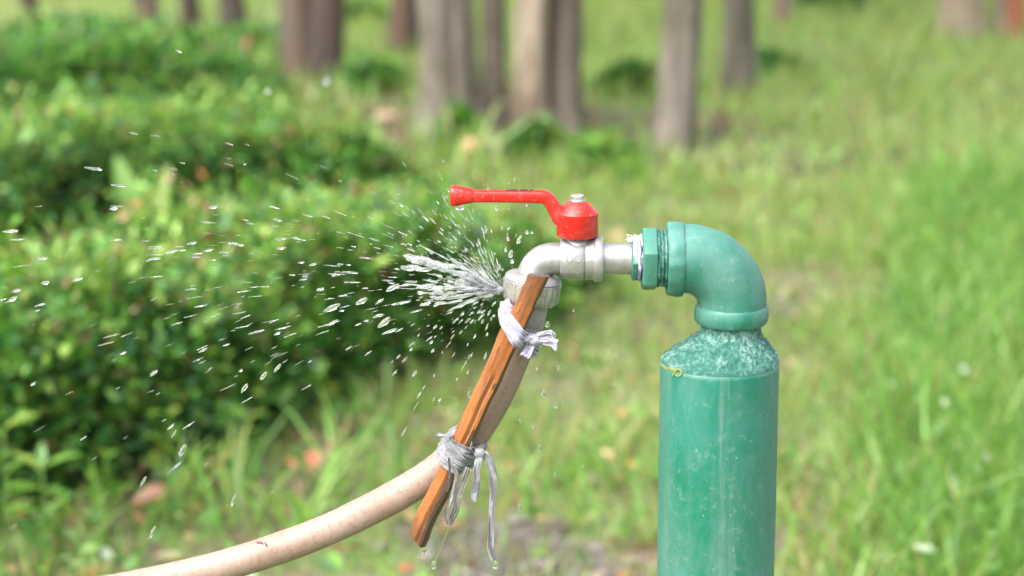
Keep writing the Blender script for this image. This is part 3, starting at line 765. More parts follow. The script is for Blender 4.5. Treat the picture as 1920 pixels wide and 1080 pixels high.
fallen(250, 985, .07, (.20, .085, .05), 'brown curled leaf on the soil at the hedge foot', .2, .1)
fallen(1180, 898, .020, (.42, .19, .06), 'orange fallen leaf left of the green pipe', 1.0, .6)
fallen(1150, 880, .03, (.40, .25, .12), 'tan fallen leaf a little behind the orange one', 2.6, .3)
fallen(862, 300, .10, (.50, .25, .18), 'big salmon coloured leaf on the ground before the trunk cluster', .4, .25)
fallen(700, 240, .08, (.30, .20, .13), 'tan leaf on bare earth left of the trunk cluster', .2, .1)
fallen(1290, 275, .07, (.45, .20, .13), 'reddish leaf at the foot of the lone dark grey trunk', .9, .4)
fallen(350, 735, .05, (.55, .13, .04), 'orange leaf caught low in the front hedge under the spray', 1.4, .8, .11)

# ------------------------------------------------------------------ the green standpipe
def X(px, py): return S(px, py)
AX = S(1349, 690).x                                         # axis of the post
z_sh = S(1349, 676).z                                        # rim of the post
pr = U(112.5)
pipe = thing('standpipe', 'green painted water standpipe with rough shoulder and elbow on top', 'standpipe', (AX, 0, 0))
mb = MB(); secs = []
for z in [-.05, .0, .1, .2, .3, .4, .45, .5, .55, .6, .65, z_sh - .004, z_sh - .001, z_sh]:
    rr = pr - (.0012 if z == z_sh else 0)
    secs.append([Vector((AX + math.cos(2 * math.pi * j / 96) * rr * (1 + .004 * math.sin(z * 31 + j * .4)), math.sin(2 * math.pi * j / 96) * rr, z)) for j in range(96)])
mb.loft(secs); mb.build('post', M_GREEN, pipe, sharp=60)
# rough welded shoulder, off centre towards the neck
EX = S(1371, 600).x; z_nk = S(1371, 630).z; nr_ = U(54)
mb = MB(); secs = []
prof = [(z_sh - .0005, 1.0), (z_sh + .0015, .985), (z_sh + .004, .925), (z_sh + .007, .845), (z_sh + .010, .755), (z_sh + .013, .66), (z_sh + .0155, .585), (z_sh + .018, .535), (z_sh + .022, .50), (z_sh + .026, .487)]
fine_prof = []
for i in range(len(prof) - 1):
    for k in range(6):
        t = k / 6; fine_prof.append((prof[i][0] * (1 - t) + prof[i + 1][0] * t, prof[i][1] * (1 - t) + prof[i + 1][1] * t))
fine_prof.append(prof[-1])
for (z, f) in fine_prof:
    t = (1 - f) / .515; cx = AX + (EX - AX) * min(1, max(0, t)) ; q = []
    for j in range(220):
        a = 2 * math.pi * j / 220; rr = pr * f; v = Vector((cx + math.cos(a) * rr, math.sin(a) * rr, z))
        am = .0021 * min(1, t * 6) * (1 - .55 * max(0, t - .8) / .2)
        nse = .5 * mnoise.noise(v * 110) + .7 * mnoise.noise(v * 300) + .7 * mnoise.noise(v * 620)
        dirv = Vector((math.cos(a) * .5, math.sin(a) * .5, .8)); q.append(v + dirv * am * nse)
    secs.append(q)
mb.loft(secs); mb.build('shoulder', M_CRUST, pipe, sharp=80)
mb = MB(); lathe(mb, Vector((EX, 0, z_nk - .004)), (0, 0, 1), [(0, U(54.5)), (.004, U(54)), (.022, U(54))], 48, noise=.0006, nf=150); mb.build('neck', M_CRUST, pipe)
# elbow: horizontal leg, bend, vertical leg
EZ = S(1265, 485.5).z; xe = S(1262, 485).x; ze = S(1371, 600).z; RB = U(85)
pth = []; xb = EX - RB; zb = EZ - RB
for k in range(5): pth.append(Vector((xe + (xb - xe) * k / 5, 0, EZ)))
for k in range(22): a = math.pi / 2 * k / 21; pth.append(Vector((xb + math.sin(a) * RB, 0, zb + math.cos(a) * RB)))
for k in range(1, 5): pth.append(Vector((EX, 0, zb + (ze - zb) * k / 4)))
mb = MB(); rads = [U(64.5) * (1 + .018 * math.sin(math.pi * i / len(pth))) for i in range(len(pth))]
tube(mb, pth, rads, 72, noise=.0006, nf=70); elbow = mb.build('elbow', M_GREEN, pipe, sharp=60)
def band(x0, x1, r, wob=.0012, lobes=0):                    # collar on the horizontal leg
    mb = MB(); o = Vector((x0, 0, EZ)); L = x1 - x0
    lathe(mb, o, (1, 0, 0), [(0, r * .80), (0, r * .965), (L * .10, r), (L * .5, r * 1.004), (L * .9, r), (L, r * .965), (L + .0003, r * .86)], 72, noise=wob, nf=170); return mb
c1 = band(S(1250, 485).x, S(1281, 485).x, U(69.5)).build('collar', M_GREEN, None, sharp=50)
c1.parent = elbow; c1.location = Vector((0, 0, 0))
mb = MB(); z1 = S(1371, 572).z; z0 = S(1371, 604).z; L = z1 - z0; r = U(69)
lathe(mb, Vector((EX, 0, z0)), (0, 0, 1), [(0, r * .78), (0, r * .955), (L * .12, r * .995), (L * .5, r * 1.01), (L * .86, r), (L, r * .96), (L + .0012, r * .9)], 72, noise=.0007, nf=150)
c2 = mb.build('collar', M_GREEN, None, sharp=50); c2.parent = elbow
# hex bushing between tap and elbow
mb = MB(); o = Vector((S(1203, 485).x, 0, EZ)); L = U(29); r = U(63)
lathe(mb, o, (1, 0, 0), [(0, r * .93), (L * .10, r), (L * .90, r), (L, r * .93)], 6, phase=R(10))
mb.build('hex_bushing', M_GREEN, pipe, bevel=.0009, sharp=30)
mb = MB(); x0 = S(1230, 485).x; L = S(1252, 485).x - x0
lathe(mb, Vector((x0, 0, EZ)), (1, 0, 0), [(0, U(50)), (L * .2, U(54)), (L * .35, U(51)), (L * .5, U(54)), (L * .65, U(51)), (L * .8, U(54)), (L, U(51))], 48, noise=.0012, nf=200)
mb.build('bushing_thread', M_CRUST, pipe)
# yellow painted marks just under the rim, curved with the post
mb = MB()
def on_post(px, py, off=.0006):
    x = S(px, py).x; dx = (x - AX) / pr; dx = max(-.995, min(.995, dx)); y = -math.sqrt(1 - dx * dx) * pr
    p = S(px, py, y); x = p.x; dx = max(-.995, min(.995, (x - AX) / pr)); a = math.asin(dx); return Vector((AX + math.sin(a) * (pr + off), -math.cos(a) * (pr + off), p.z))
for stroke, wd in (([(1240, 684), (1246, 690), (1253, 694)], 5), ([(1256, 689), (1260, 694), (1268, 697)], 5), ([(1262, 706), (1265, 701), (1269, 695)], 4), ([(1266, 696), (1273, 694), (1279, 698), (1277, 704), (1271, 706), (1267, 703)], 4)):
    pts = catmull([on_post(*p) for p in stroke], 4); secs = []
    for i, p in enumerate(pts):
        t = (pts[min(i + 1, len(pts) - 1)] - pts[max(0, i - 1)]).normalized(); n_ = Vector((p.x - AX, p.y, 0)).normalized(); s = t.cross(n_).normalized() * U(wd) / 2
        secs.append([p - s - n_ * .0008, p - s * .8, p + s * .8, p + s - n_ * .0008])
    mb.loft(secs)
mb.build('yellow_paint_mark', M_YELLOW, pipe)

# ------------------------------------------------------------------ the tap
TZ = S(1090, 485).z
tap = thing('water_tap', 'silver ball tap with long red lever screwed to the green elbow', 'tap', (S(1090, 485).x, 0, TZ))
xp = lambda px: S(px, 485).x
mb = MB(); o = Vector((0, 0, TZ))
P = [(1049, 27), (1050, 34), (1056, 38), (1064, 40), (1092, 40.5), (1094, 39), (1095.5, 37.5), (1097, 39.5), (1112, 40), (1114, 42.5), (1117, 43.5), (1127, 43), (1130, 41), (1131, 30)]
lathe(mb, o, (1, 0, 0), [(xp(a), U(b)) for a, b in P], 56, noise=.00025, nf=200); mb.build('valve_barrel', M_VALVE, tap, sharp=40)
mb = MB()
def on_barrel(px, dz_px, r=U(40.3)):
    a = math.asin(max(-.99, min(.99, dz_px / 40.3))); return Vector((xp(px), -math.cos(a) * r, TZ + math.sin(a) * r))
for cx_, dz_ in ((1066, 9), (1082, 9)):
    tube(mb, [on_barrel(cx_ + math.cos(k * math.pi / 8) * 5.5, dz_ + math.sin(k * math.pi / 8) * 6) for k in range(17)], U(1.3), 6)
for x0_, d0, x1_, d1 in ((1062, -18, 1062, -27), (1062, -22, 1069, -27), (1074, -18, 1074, -27), (1080, -18, 1086, -27), (1086, -18, 1080, -27)):
    tube(mb, [on_barrel(x0_ + (x1_ - x0_) * k / 4, d0 + (d1 - d0) * k / 4) for k in range(5)], U(1.1), 6)
eb = mb.build('embossed_marks', M_VALVE, None); eb.parent = bpy.data.objects['valve_barrel']
eb.location = Vector((0, 0, 0))
mb = MB(); lathe(mb, o, (1, 0, 0), [(xp(1128), U(29.5)), (xp(1189), U(30)), (xp(1205), U(29))], 48, noise=.0002, nf=150); mb.build('tail_pipe', M_VALVE, tap)
# thread wrapped in seal tape, with loose ends
mb = MB(); lathe(mb, o + Vector((0, -U(2), U(5))), (1, 0, 0), [(xp(1186), U(30.5)), (xp(1187), U(34)), (xp(1190), U(39)), (xp(1194), U(36)), (xp(1197), U(40)), (xp(1201), U(36)), (xp(1205), U(38))], 64, noise=.0040, nf=210); mb.build('thread_tape', M_TAPE, tap, sharp=60)
mb = MB(); lathe(mb, o, (1, 0, 0), [(xp(1196), U(36)), (xp(1197), U(42)), (xp(1200), U(42.5)), (xp(1203), U(38))], 64, noise=.0035, nf=170); mb.build('tape_edge', M_TAPED, tap, sharp=60)
mb = MB()
for k in range(30):
    a = random.uniform(-.5, 2.0); p = Vector((xp(random.uniform(1190, 1203)), -math.sin(a) * U(38) * .6, TZ + U(30) + U(8) * random.random()))
    e = p + Vector((-U(random.uniform(4, 20)), -random.random() * .004, U(random.uniform(-2, 13))))
    tube(mb, catmull([p, (p + e) / 2 + Vector((0, 0, U(random.uniform(-2, 5)))), e], 3), .00028, 5)
mb.build('tape_threads', M_TAPE, tap)
mb = MB(); lathe(mb, Vector((xp(1183), 0, TZ)), (1, 0, 0), [(0, U(38)), (U(2), U(42.5)), (U(15), U(42.5)), (U(17), U(40))], 6, phase=R(32)); mb.build('back_nut', M_GREEN, tap, bevel=.0008, sharp=30)
# bonnet
HX = xp(1082)
mb = MB(); zb0 = TZ + U(30); lathe(mb, Vector((HX, 0, zb0)), (0, 0, 1), [(0, U(27)), (U(8), U(24)), (U(11), U(21)), (U(18), U(20))], 40); mb.build('bonnet', M_VALVE, tap)
# spout and hose nut
TD = Vector((-.135, 0, -.99)).normalized()
sb = Vector((xp(1037), 0, TZ)); RBs = U(37); sc = sb - Vector((0, 0, RBs))
pth = [Vector((xp(1055), 0, TZ)), Vector((xp(1046), 0, TZ))]
for k in range(17):
    a = R(98) * k / 16; pth.append(sc + Vector((-math.sin(a) * RBs, 0, math.cos(a) * RBs)))
for k in range(1, 4): pth.append(pth[-1] + TD * U(4))
rad = lerp_list([31, 30, 30, 30, 30.5, 31, 33], len(pth)); mb = MB(); tube(mb, pth, [U(a) for a in rad], 44, noise=.0002, nf=120); mb.build('spout', M_VALVE, tap, sharp=60)
nc = S(1001, 512)
mb = MB(); lathe(mb, nc, TD, [(-U(3), U(31)), (U(1), U(40)), (U(4), U(48)), (U(8), U(52.5)), (U(12), U(54)), (U(14), U(52)), (U(16), U(54.5))], 64, noise=.0003, nf=140); mb.build('nut_cap', M_VALVE, tap, sharp=50)
mb = MB(); lathe(mb, nc, TD, [(U(15), U(50)), (U(16), U(53.5)), (U(28), U(54)), (U(45), U(52)), (U(54), U(49)), (U(57), U(44)), (U(57), U(30))], 180, lobes=22, lobe_amp=.03, noise=.0006, nf=120); mb.build('hose_nut', M_NUT, tap, sharp=50)
# the red lever: hub, cranked arm, knob
def round_rect(c, b, n, hw, hh_, m=20, e=.45):
    q = []
    for j in range(m):
        a = 2 * math.pi * j / m; ca, sa = math.cos(a), math.sin(a)
        q.append(c + b * (math.copysign(abs(ca) ** e, ca) * hw) + n * (math.copysign(abs(sa) ** e, sa) * hh_))
    return q
mb = MB(); zh = S(1082, 443).z
Zp = lambda py: S(1082, py).z
lathe(mb, Vector((HX, 0, 0)), (0, 0, 1), [(zh - .0005, U(30)), (zh, U(36)), (zh + U(3), U(38.5)), (Zp(402), U(39)), (Zp(399), U(39.5)), (Zp(397.5), U(38.5)), (Zp(380), U(22)), (Zp(377.5), U(18)), (Zp(377), U(10))], 48)
cl = [S(a, b) for a, b in [(1062, 416), (1050, 406), (1040, 391), (1029, 374), (1018, 369), (1004, 368.5), (970, 368), (930, 367.5), (900, 367.5), (888, 367.2)]]
cl = catmull(cl, 4); hs2 = lerp_list([16, 16, 13.5, 12.5, 12, 11.6, 11.3, 11, 11, 11.5], len(cl)); ws2 = lerp_list([22, 19, 15, 14, 14, 13.5, 13, 12.5, 12.5, 12.5], len(cl))
mb.loft([round_rect(p, Vector((0, 1, 0)), n_, U(wv), U(hv)) for p, (t, b, n_), hv, wv in zip(cl, [(None, None, (Vector((0, 1, 0)).cross((cl[min(i + 1, len(cl) - 1)] - cl[max(0, i - 1)]).normalized()))) for i in range(len(cl))], hs2, ws2)])
lever = mb.build('lever', M_RED, tap, sharp=42)
mb = MB(); secs = []
for px, py, hh_, hw in [(889, 366.8, 11.5, 12), (887, 366.8, 13, 14), (880, 366.9, 14, 15), (866, 367, 17, 17), (853, 367, 19.2, 18.5), (847, 367, 19, 18.5), (844.5, 367, 16, 16), (843.5, 367, 9, 9)]:
    secs.append(round_rect(S(px, py), Vector((0, 1, 0)), Vector((0, 0, 1)), U(hw), U(hh_), 28, .7))
mb.loft(secs); kn = mb.build('lever_knob', M_RED, None, sharp=50); kn.parent = lever
mb = MB(); zb1 = Zp(377); lathe(mb, Vector((HX, 0, zb1)), (0, 0, 1), [(-.001, U(15)), (U(2), U(15.5)), (U(2.4), U(14))], 32); wa = mb.build('washer', M_STEEL, None); wa.parent = lever
mb = MB(); lathe(mb, Vector((HX, 0, zb1 + U(2))), (0, 0, 1), [(0, U(12.5)), (U(8.5), U(12.5)), (U(10.5), U(10.5)), (U(10.8), U(5))], 6, phase=R(12)); bo = mb.build('lever_bolt', M_STEEL, None, bevel=.0003, sharp=25); bo.parent = lever
mb = MB()                                                   # worn raised marks along the top of the lever
for i, px in enumerate([951, 957, 964, 969, 977, 983, 988, 996]):
    c = S(px, 368); w_ = U(2.0 + (i * 7 % 3)); zt = c.z + U(11.2); yy = -.0012 + .0006 * (i % 3)
    vs = [(c.x - w_, yy - .0018, zt), (c.x + w_, yy - .0018, zt), (c.x + w_, yy + .0012, zt), (c.x - w_, yy + .0012, zt)]
    mb.add([*vs, *[(a, b_, c_ + .0005) for a, b_, c_ in vs]], [(0, 1, 2, 3), (4, 5, 6, 7), (0, 1, 5, 4), (1, 2, 6, 5), (2, 3, 7, 6), (3, 0, 4, 7)])
mk = mb.build('embossed_marks', M_INK, None, sharp=20); mk.parent = lever

# ------------------------------------------------------------------ hose
hp = [S(a, b, yy) for a, b, yy in [(996, 560, 0), (988, 600, 0), (973, 645, 0), (949, 705, 0), (922, 760, 0), (893, 808, 0), (858, 848, 0), (813, 886, .001), (734, 934, .002), (615, 993, .004), (496, 1037, .006), (377, 1072, .008), (219, 1105, .012), (60, 1140, .02)]]
e = hp[-1]; hp += [Vector((-.46, .06, .485)), Vector((-.68, .12, .34)), Vector((-.95, .20, .15)), Vector((-1.2, .32, .035)), Vector((-1.55, .50, .018)), Vector((-2.1, .6, .018))]
hpath = catmull(hp, 8); mb = MB(); tube(mb, hpath, U(30.5), 40, noise=.0004, nf=35)
hose = thing('garden_hose', 'pinkish beige rubber hose hanging from the tap and sweeping to the left', 'hose', hp[0])
mb.build('hose_tube', M_HOSE, hose, sharp=70)
mb = MB()                                                   # scuffed mark on the hose
for (a, b_, c_, d_) in [(478, 1015, 488, 1019), (486, 1013, 494, 1021), (496, 1016, 501, 1025)]:
    def onh(px, py): p = S(px, py); q = S(px, py, -U(30.5) * .86); return q
    p, q = onh(a, b_), onh(c_, d_); t = (q - p); s = Vector((0, 0, 1)).cross(t).cross(t).normalized() * U(2.0)
    tube(mb, [p, (p + q) / 2 + Vector((0, -.0005, 0)), q], [U(1), U(2.4), U(1)], 6)
mb.build('scuff_mark', simple('scuff', (.20, .10, .11), .6), hose)

# ------------------------------------------------------------------ wooden splint
A = S(1010, 516, -.0265); B = S(783, 1011, -.0185)
ax = (B - A).normalized(); Ls = (B - A).length
splint = thing('wooden_splint', 'split orange wooden stick tied along the hose as a splint', 'stick', A)
sx0 = ax.cross(Vector((0, 1, 0))).normalized()
if sx0.x < 0: sx0 = -sx0
sn0 = sx0.cross(ax).normalized()
if sn0.y > 0: sn0 = -sn0                                    # towards the camera
def twist(t):                                               # the stick turns a little, showing more of its dark side lower down
    f = R(14 + 16 * t); return sx0 * math.cos(f) + sn0 * math.sin(f), sn0 * math.cos(f) - sx0 * math.sin(f)
sx, sn = twist(.4)
mb = MB(); secs = []; nseg = 64
hw0, hd0 = U(18.5), U(14)
for i in range(nseg + 1):
    t = i / nseg; wob = U(3.2) * mnoise.noise(Vector((t * 6, 3, 0))) ; 
    wl = 1 + .14 * mnoise.noise(Vector((t * 6, 9, 1))) + .07 * mnoise.noise(Vector((t * 28, 9, 1))) + .10 * math.exp(-((t - .22) / .06) ** 2)
    wr = 1 + .16 * mnoise.noise(Vector((t * 7, 1, 7))) + .08 * mnoise.noise(Vector((t * 30, 4, 7)))
    q = []; sx, sn = twist(t)
    gv_ = U(3.2) * min(1, max(0, (t - .30) / .1))           # long split down the front
    prof = [(-1, -.8), (-1, .55), (-.93, .9), (-.6, 1.0), (.05, 1.02), (.30, .98 - gv_ / hd0), (.42, .95 - gv_ * .5 / hd0), (.62, .93), (.9, .80), (1, .55), (1.02, -.3), (.9, -.85), (0, -1), (-.85, -.95)]
    for (u, v) in prof:
        ww = hw0 * u * (wl if u < 0 else wr); vv = hd0 * v * (1 + .06 * mnoise.noise(Vector((u * 3, v * 3, t * 20))))
        skew = U(5) * u * (-.8 if t < .01 else (.8 if t > .99 else 0)) 
        p = A + ax * (Ls * t + (U(7) * u * -1 if i == 0 else (U(7) * u if i == nseg else 0))) + sx * (ww + wob) + sn * vv
        p += ax * 0
        q.append(p)
    secs.append(q)
m_ = len(secs[0]); vs = [p for q in secs for p in q]
for mi in range(1):
    fs = []; mis = []
    for i in range(nseg):
        for j in range(m_):
            a = i * m_ + j; b_ = i * m_ + (j + 1) % m_; fs.append((a, b_, b_ + m_, a + m_))
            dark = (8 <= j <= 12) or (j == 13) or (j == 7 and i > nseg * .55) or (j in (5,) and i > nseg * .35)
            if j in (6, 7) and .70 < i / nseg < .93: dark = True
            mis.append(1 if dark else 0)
    fs += [tuple(reversed(range(m_))), tuple(range(nseg * m_, (nseg + 1) * m_))]; mis += [2, 2]
sx, sn = twist(.4)
# local frame so the grain runs along the stick
ROT = Matrix((sx, sn, ax)).transposed()
if ROT.determinant() < 0: ROT = Matrix((-sx, sn, ax)).transposed()
Ri = ROT.inverted(); mb.v = [tuple(Ri @ (p - A)) for p in vs]; mb.f = fs; mb.mi = mis
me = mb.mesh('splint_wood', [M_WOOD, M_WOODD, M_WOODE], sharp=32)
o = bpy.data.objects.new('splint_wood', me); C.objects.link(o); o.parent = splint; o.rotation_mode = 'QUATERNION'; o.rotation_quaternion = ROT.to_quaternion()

# ------------------------------------------------------------------ rags
def ribbon(mb, path, wdirs, widths, th=.0009, nw=7, crk=.0011, seed=0, roll=0.0):
    n = len(path); secs = []
    for i, p in enumerate(path):
        t = (path[min(i + 1, n - 1)] - path[max(i - 1, 0)]).normalized()
        wd = wdirs[i] if isinstance(wdirs, list) else wdirs
        wd = (wd - t * wd.dot(t)).normalized(); nn_ = t.cross(wd).normalized(); q = []; qb = []
        if roll:
            m3 = Matrix.Rotation(roll * i / n, 3, t); wd = m3 @ wd; nn_ = m3 @ nn_
        for j in range(nw):
            u = (j / (nw - 1) - .5); c = crk * mnoise.noise(Vector((u * 6 + seed, i * .10, seed * 3.7))) + crk * .6 * math.sin(u * 17 + seed + i * .15)
            base = p + wd * (u * widths[i])
            q.append(base + nn_ * (c + th / 2)); qb.append(base + nn_ * (c - th / 2))
        secs.append(q + qb[::-1])
    mb.loft(secs)
def hull(pts):
    pts = sorted(set((round(a, 6), round(b, 6)) for a, b in pts))
    def half(ps):
        h = []
        for p in ps:
            while len(h) >= 2 and (h[-1][0] - h[-2][0]) * (p[1] - h[-2][1]) - (h[-1][1] - h[-2][1]) * (p[0] - h[-2][0]) <= 0: h.pop()
            h.append(p)
        return h
    return half(pts)[:-1] + half(pts[::-1])[:-1]
def hose_center(p, nrm):
    best = None
    for i in range(len(hpath) - 1):
        a, b_ = hpath[i], hpath[i + 1]; da = (a - p).dot(nrm); db = (b_ - p).dot(nrm)
        if da * db <= 0 and abs(da - db) > 1e-9:
            q = a + (b_ - a) * (da / (da - db)); t = (b_ - a).normalized()
            if best is None or (q - p).length < (best[0] - p).length: best = (q, t)
    return best
def wrap_path(t, tilt, margin, n=64, yaw=0.0, ra=1.0):
    """a closed loop round stick + hose at fraction t of the stick, in a plane tilted from square"""
    p = A + ax * Ls * t
    nrm = Matrix.Rotation(tilt, 3, Vector((0, 1, 0))) @ ax
    nrm = Matrix.Rotation(yaw, 3, sx) @ nrm
    e1 = Vector((0, 1, 0)).cross(nrm).normalized(); e2 = nrm.cross(e1).normalized()
    pts = []
    for (u, v) in ((-1, -1), (-1, 1), (1, -1), (1, 1), (0, 1.05)):
        c = p + sx * hw0 * u * 1.03 + sn * hd0 * v; k_ = (c - p).dot(nrm) / ax.dot(nrm); c = c - ax * k_
        pts.append(((c - p).dot(e1), (c - p).dot(e2)))
    hc = hose_center(p, nrm)
    if hc:
        q, ht = hc; b1 = ht.cross(Vector((0, 1, 0))).normalized(); b2 = b1.cross(ht)
        for k in range(28):
            a = 2 * math.pi * k / 28; c = q + (b1 * math.cos(a) + b2 * math.sin(a)) * U(30.5) * ra; k_ = (c - p).dot(nrm) / ht.dot(nrm); c = c - ht * k_
            pts.append(((c - p).dot(e1), (c - p).dot(e2)))
    h = hull(pts); cx = sum(a for a, b_ in h) / len(h); cy = sum(b_ for a, b_ in h) / len(h)
    per = []; h2 = h + [h[0]]; 
    for i in range(len(h)):
        d = math.dist(h2[i], h2[i + 1]); m = max(1, int(d / .0012))
        for k in range(m): per.append((h2[i][0] + (h2[i + 1][0] - h2[i][0]) * k / m, h2[i][1] + (h2[i + 1][1] - h2[i][1]) * k / m))
    N_ = len(per); sm = []
    for i in range(N_):
        q = [per[(i + k) % N_] for k in range(-2, 3)]; sm.append((sum(a for a, _ in q) / 5, sum(b_ for _, b_ in q) / 5))
    out = []
    for (a, b_) in sm:
        l = math.hypot(a - cx, b_ - cy); f = 1 + margin / l; out.append(p + e1 * (cx + (a - cx) * f) + e2 * (cy + (b_ - cy) * f))
    return out + [out[0]], nrm
def wrap(mb, t, tilt, margin, width, seed, yaw=0.0, crk=.0011, ra=1.0):
    pth, nrm = wrap_path(t, tilt, margin, yaw=yaw, ra=ra)
    ribbon(mb, pth, nrm, [width * (1 + .15 * mnoise.noise(Vector((i * .06, seed, 0)))) for i in range(len(pth))], seed=seed, crk=crk, nw=9)
def blob(mb, c, r, seed, squash=(1, 1, 1), nz=.35):
    lathe_secs = []
    for i in range(1, 12):
        th = math.pi * i / 12; q = []
        for j in range(18):
            a = 2 * math.pi * j / 18; d = Vector((math.sin(th) * math.cos(a) * squash[0], math.sin(th) * math.sin(a) * squash[1], math.cos(th) * squash[2]))
            q.append(c + d * r * (1 + nz * mnoise.noise(d * 2.3 + Vector((seed, 0, 0))) + nz * .4 * mnoise.noise(d * 6 + Vector((0, seed, 0)))))
        lathe_secs.append(q)
    mb.loft(lathe_secs)
# upper rag
ragA = thing('rag_strip', 'lavender white rag knotted round the top of the splint under the tap', 'rag', S(975, 620), 'rag strips tying the splint to the hose')
mb = MB()
for t, ti, mg, wd, sd in [(.185, R(27), .0010, .0072, 1), (.198, R(31), .0017, .0068, 4), (.212, R(33), .0022, .0060, 8), (.205, R(22), .0013, .0052, 11)]: wrap(mb, t, ti, mg, wd, sd)
mb.build('binding', M_CLOTHA, ragA, sharp=70)
mb = MB()
seg_ = hpath[1:13]
sub = catmull(seg_, 3); secs = []
for i, (p, (t, b, n)) in enumerate(zip(sub, frames(sub))):  # wet rag wound tight round the hose end
    q = []
    for j in range(72):
        a_ = 2 * math.pi * j / 72; d_ = b * math.cos(a_) + n * math.sin(a_)
        rr = U(32.5) + U(3.5) * abs(mnoise.noise(Vector((j * .10 + i * .22, i * .16, 4)))) + U(2.2) * mnoise.noise(Vector((j * .35 - i * .5, i * .3, 9)))
        q.append(p + d_ * rr)
    secs.append(q)
mb.loft(secs)
mb.build('soaked_layer', M_CLOTHC, ragA, sharp=70)
kc = S(1001, 637, -.024)
mb = MB(); blob(mb, kc, U(13), 3, (1.2, 1, .9), .45); blob(mb, kc + Vector((-U(13), -.001, U(4))), U(11), 7, (1.3, 1, .8), .4); mb.build('knot', M_CLOTHA, ragA, sharp=80)
mb = MB()
for pts, w0, w1, sd in [([(1003, 634), (1018, 628), (1032, 624), (1038, 628)], 9, 17, 2), ([(1004, 638), (1020, 640), (1034, 643), (1045, 649)], 10, 24, 5), ([(1000, 642), (994, 652), (989, 661), (984, 668)], 12, 20, 9)]:
    pth = catmull([S(a, b_, -.024 - .003 * i) for i, (a, b_) in enumerate(pts)], 7)
    perp = Vector((0, -1, 0)).cross((pth[-1] - pth[0]).normalized()); ribbon(mb, pth, perp + Vector((0, -.5, 0)), [U(a) for a in lerp_list([w0, (w0 + w1) / 2, w1], len(pth))], seed=sd, crk=.0016)
mb.build('loose_end', M_CLOTHA, ragA, sharp=70)
mb = MB(); blob(mb, S(951, 580, -.012), U(15), 5, (1, .9, 1.2), .4); blob(mb, S(946, 592, -.014), U(11), 15, (1, .9, 1.3), .4); mb.build('bunched_cloth', M_CLOTHA, ragA, sharp=80)
# lower rag
ragB = thing('rag_strip', 'wet grey rag wrapped lower down where the hose bends, with long dripping ends', 'rag', S(868, 835), 'rag strips tying the splint to the hose')
mb = MB()
for t, ti, mg, wd, sd in [(.645, R(2), .0010, .0090, 31), (.665, R(-6), .0017, .0095, 34), (.685, R(8), .0022, .0090, 37), (.70, R(-2), .0013, .0085, 40), (.655, R(16), .0027, .0060, 43)]: wrap(mb, t, ti, mg, wd, sd, crk=.0015)
mb.build('binding', M_CLOTHB, ragB, sharp=70)
kc = S(900, 850, -.026)
mb = MB(); blob(mb, kc, U(10), 13, (1.1, 1, 1), .4); mb.build('knot', M_CLOTHB, ragB, sharp=80)
def tail(name, pts, ws, mat, sd, y0=-.026, dy=-.0008, crk=.0012, roll=0.0, parent=None):
    mb = MB(); pth = catmull([S(a, b_, y0 + dy * i) for i, (a, b_) in enumerate(pts)], 7)
    ribbon(mb, pth, Vector((1, -.35, .15)), [U(a) for a in lerp_list(ws, len(pth))], seed=sd, crk=crk, roll=roll); return mb.build(name, mat, parent or ragB, sharp=70)
tail('loose_end', [(901, 848), (910, 853), (918, 868), (924, 890), (925, 920), (922, 960), (921, 1000), (920, 1030), (926, 1052)], [10, 14, 15, 15, 14, 13, 13, 14, 8], M_CLOTHB, 51)
tail('loose_end', [(900, 850), (897, 866), (894, 890), (893, 908), (890, 925), (889, 940)], [12, 15, 14, 12, 16, 11], M_CLOTHB, 55, y0=-.028)
tail('loose_end', [(846, 815), (836, 817), (826, 815), (816, 818)], [10, 9, 7, 3], M_CLOTHB, 58, y0=-.024)
tail('loose_end', [(878, 878), (868, 905), (858, 935), (852, 960), (842, 982)], [13, 15, 13, 14, 12], M_CLOTHC, 61, y0=-.034, dy=.0012)
tail('loose_end', [(850, 872), (856, 895), (848, 930), (838, 958), (842, 984)], [9, 8, 9, 9, 10], M_CLOTHC, 64, y0=-.036, dy=.0012)
tail('frayed_thread', [(842, 858), (843, 880), (842, 905), (839, 922)], [3, 2.5, 2, 1], M_CLOTHB, 67, y0=-.036)

# ------------------------------------------------------------------ water
def drop_mesh(seed, elong):
    bm = bmesh.new(); bmesh.ops.create_icosphere(bm, subdivisions=3, radius=1.0)
    for v in bm.verts:
        n_ = mnoise.noise(v.co * 1.6 + Vector((seed * 5.1, 0, 0))); x = v.co.x
        k_ = 1 + .35 * n_ + .22 * mnoise.noise(v.co * 4.0 + Vector((seed * 3.3, 2, 0))); taper = 1 - .35 * (x * .5 + .5) ** 2 * (1 if seed % 2 else .3)
        v.co = Vector((x * (1 + .1 * n_), v.co.y * k_ * taper, v.co.z * k_ * taper))
    me = bpy.data.meshes.new('water_drop'); bm.to_mesh(me); bm.free(); me.polygons.foreach_set('use_smooth', [True] * len(me.polygons)); me.materials.append(M_DROP); return me
DM = [drop_mesh(i, 1) for i in range(6)]
SRC = S(944, 545, -.004)
def put_drop(pos, vel, ln, r, label, group, mesh=None):
    o = bpy.data.objects.new('water_drop', mesh or random.choice(DM)); C.objects.link(o)
    q = Vector(vel).to_track_quat('X', 'Z'); o.matrix_world = Matrix.LocRotScale(pos, q, Vector((ln / 2, r, r)))
    tag(o, label, 'water drop', group); return o
GRV = 9.81
def shot(th, phi, v, t):
    d = Vector((math.cos(th) * math.cos(phi), math.sin(phi), math.sin(th) * math.cos(phi))); vel = d * v
    p = SRC + vel * t + Vector((0, 0, -.5 * GRV * t * t)); return p, vel + Vector((0, 0, -GRV * t))
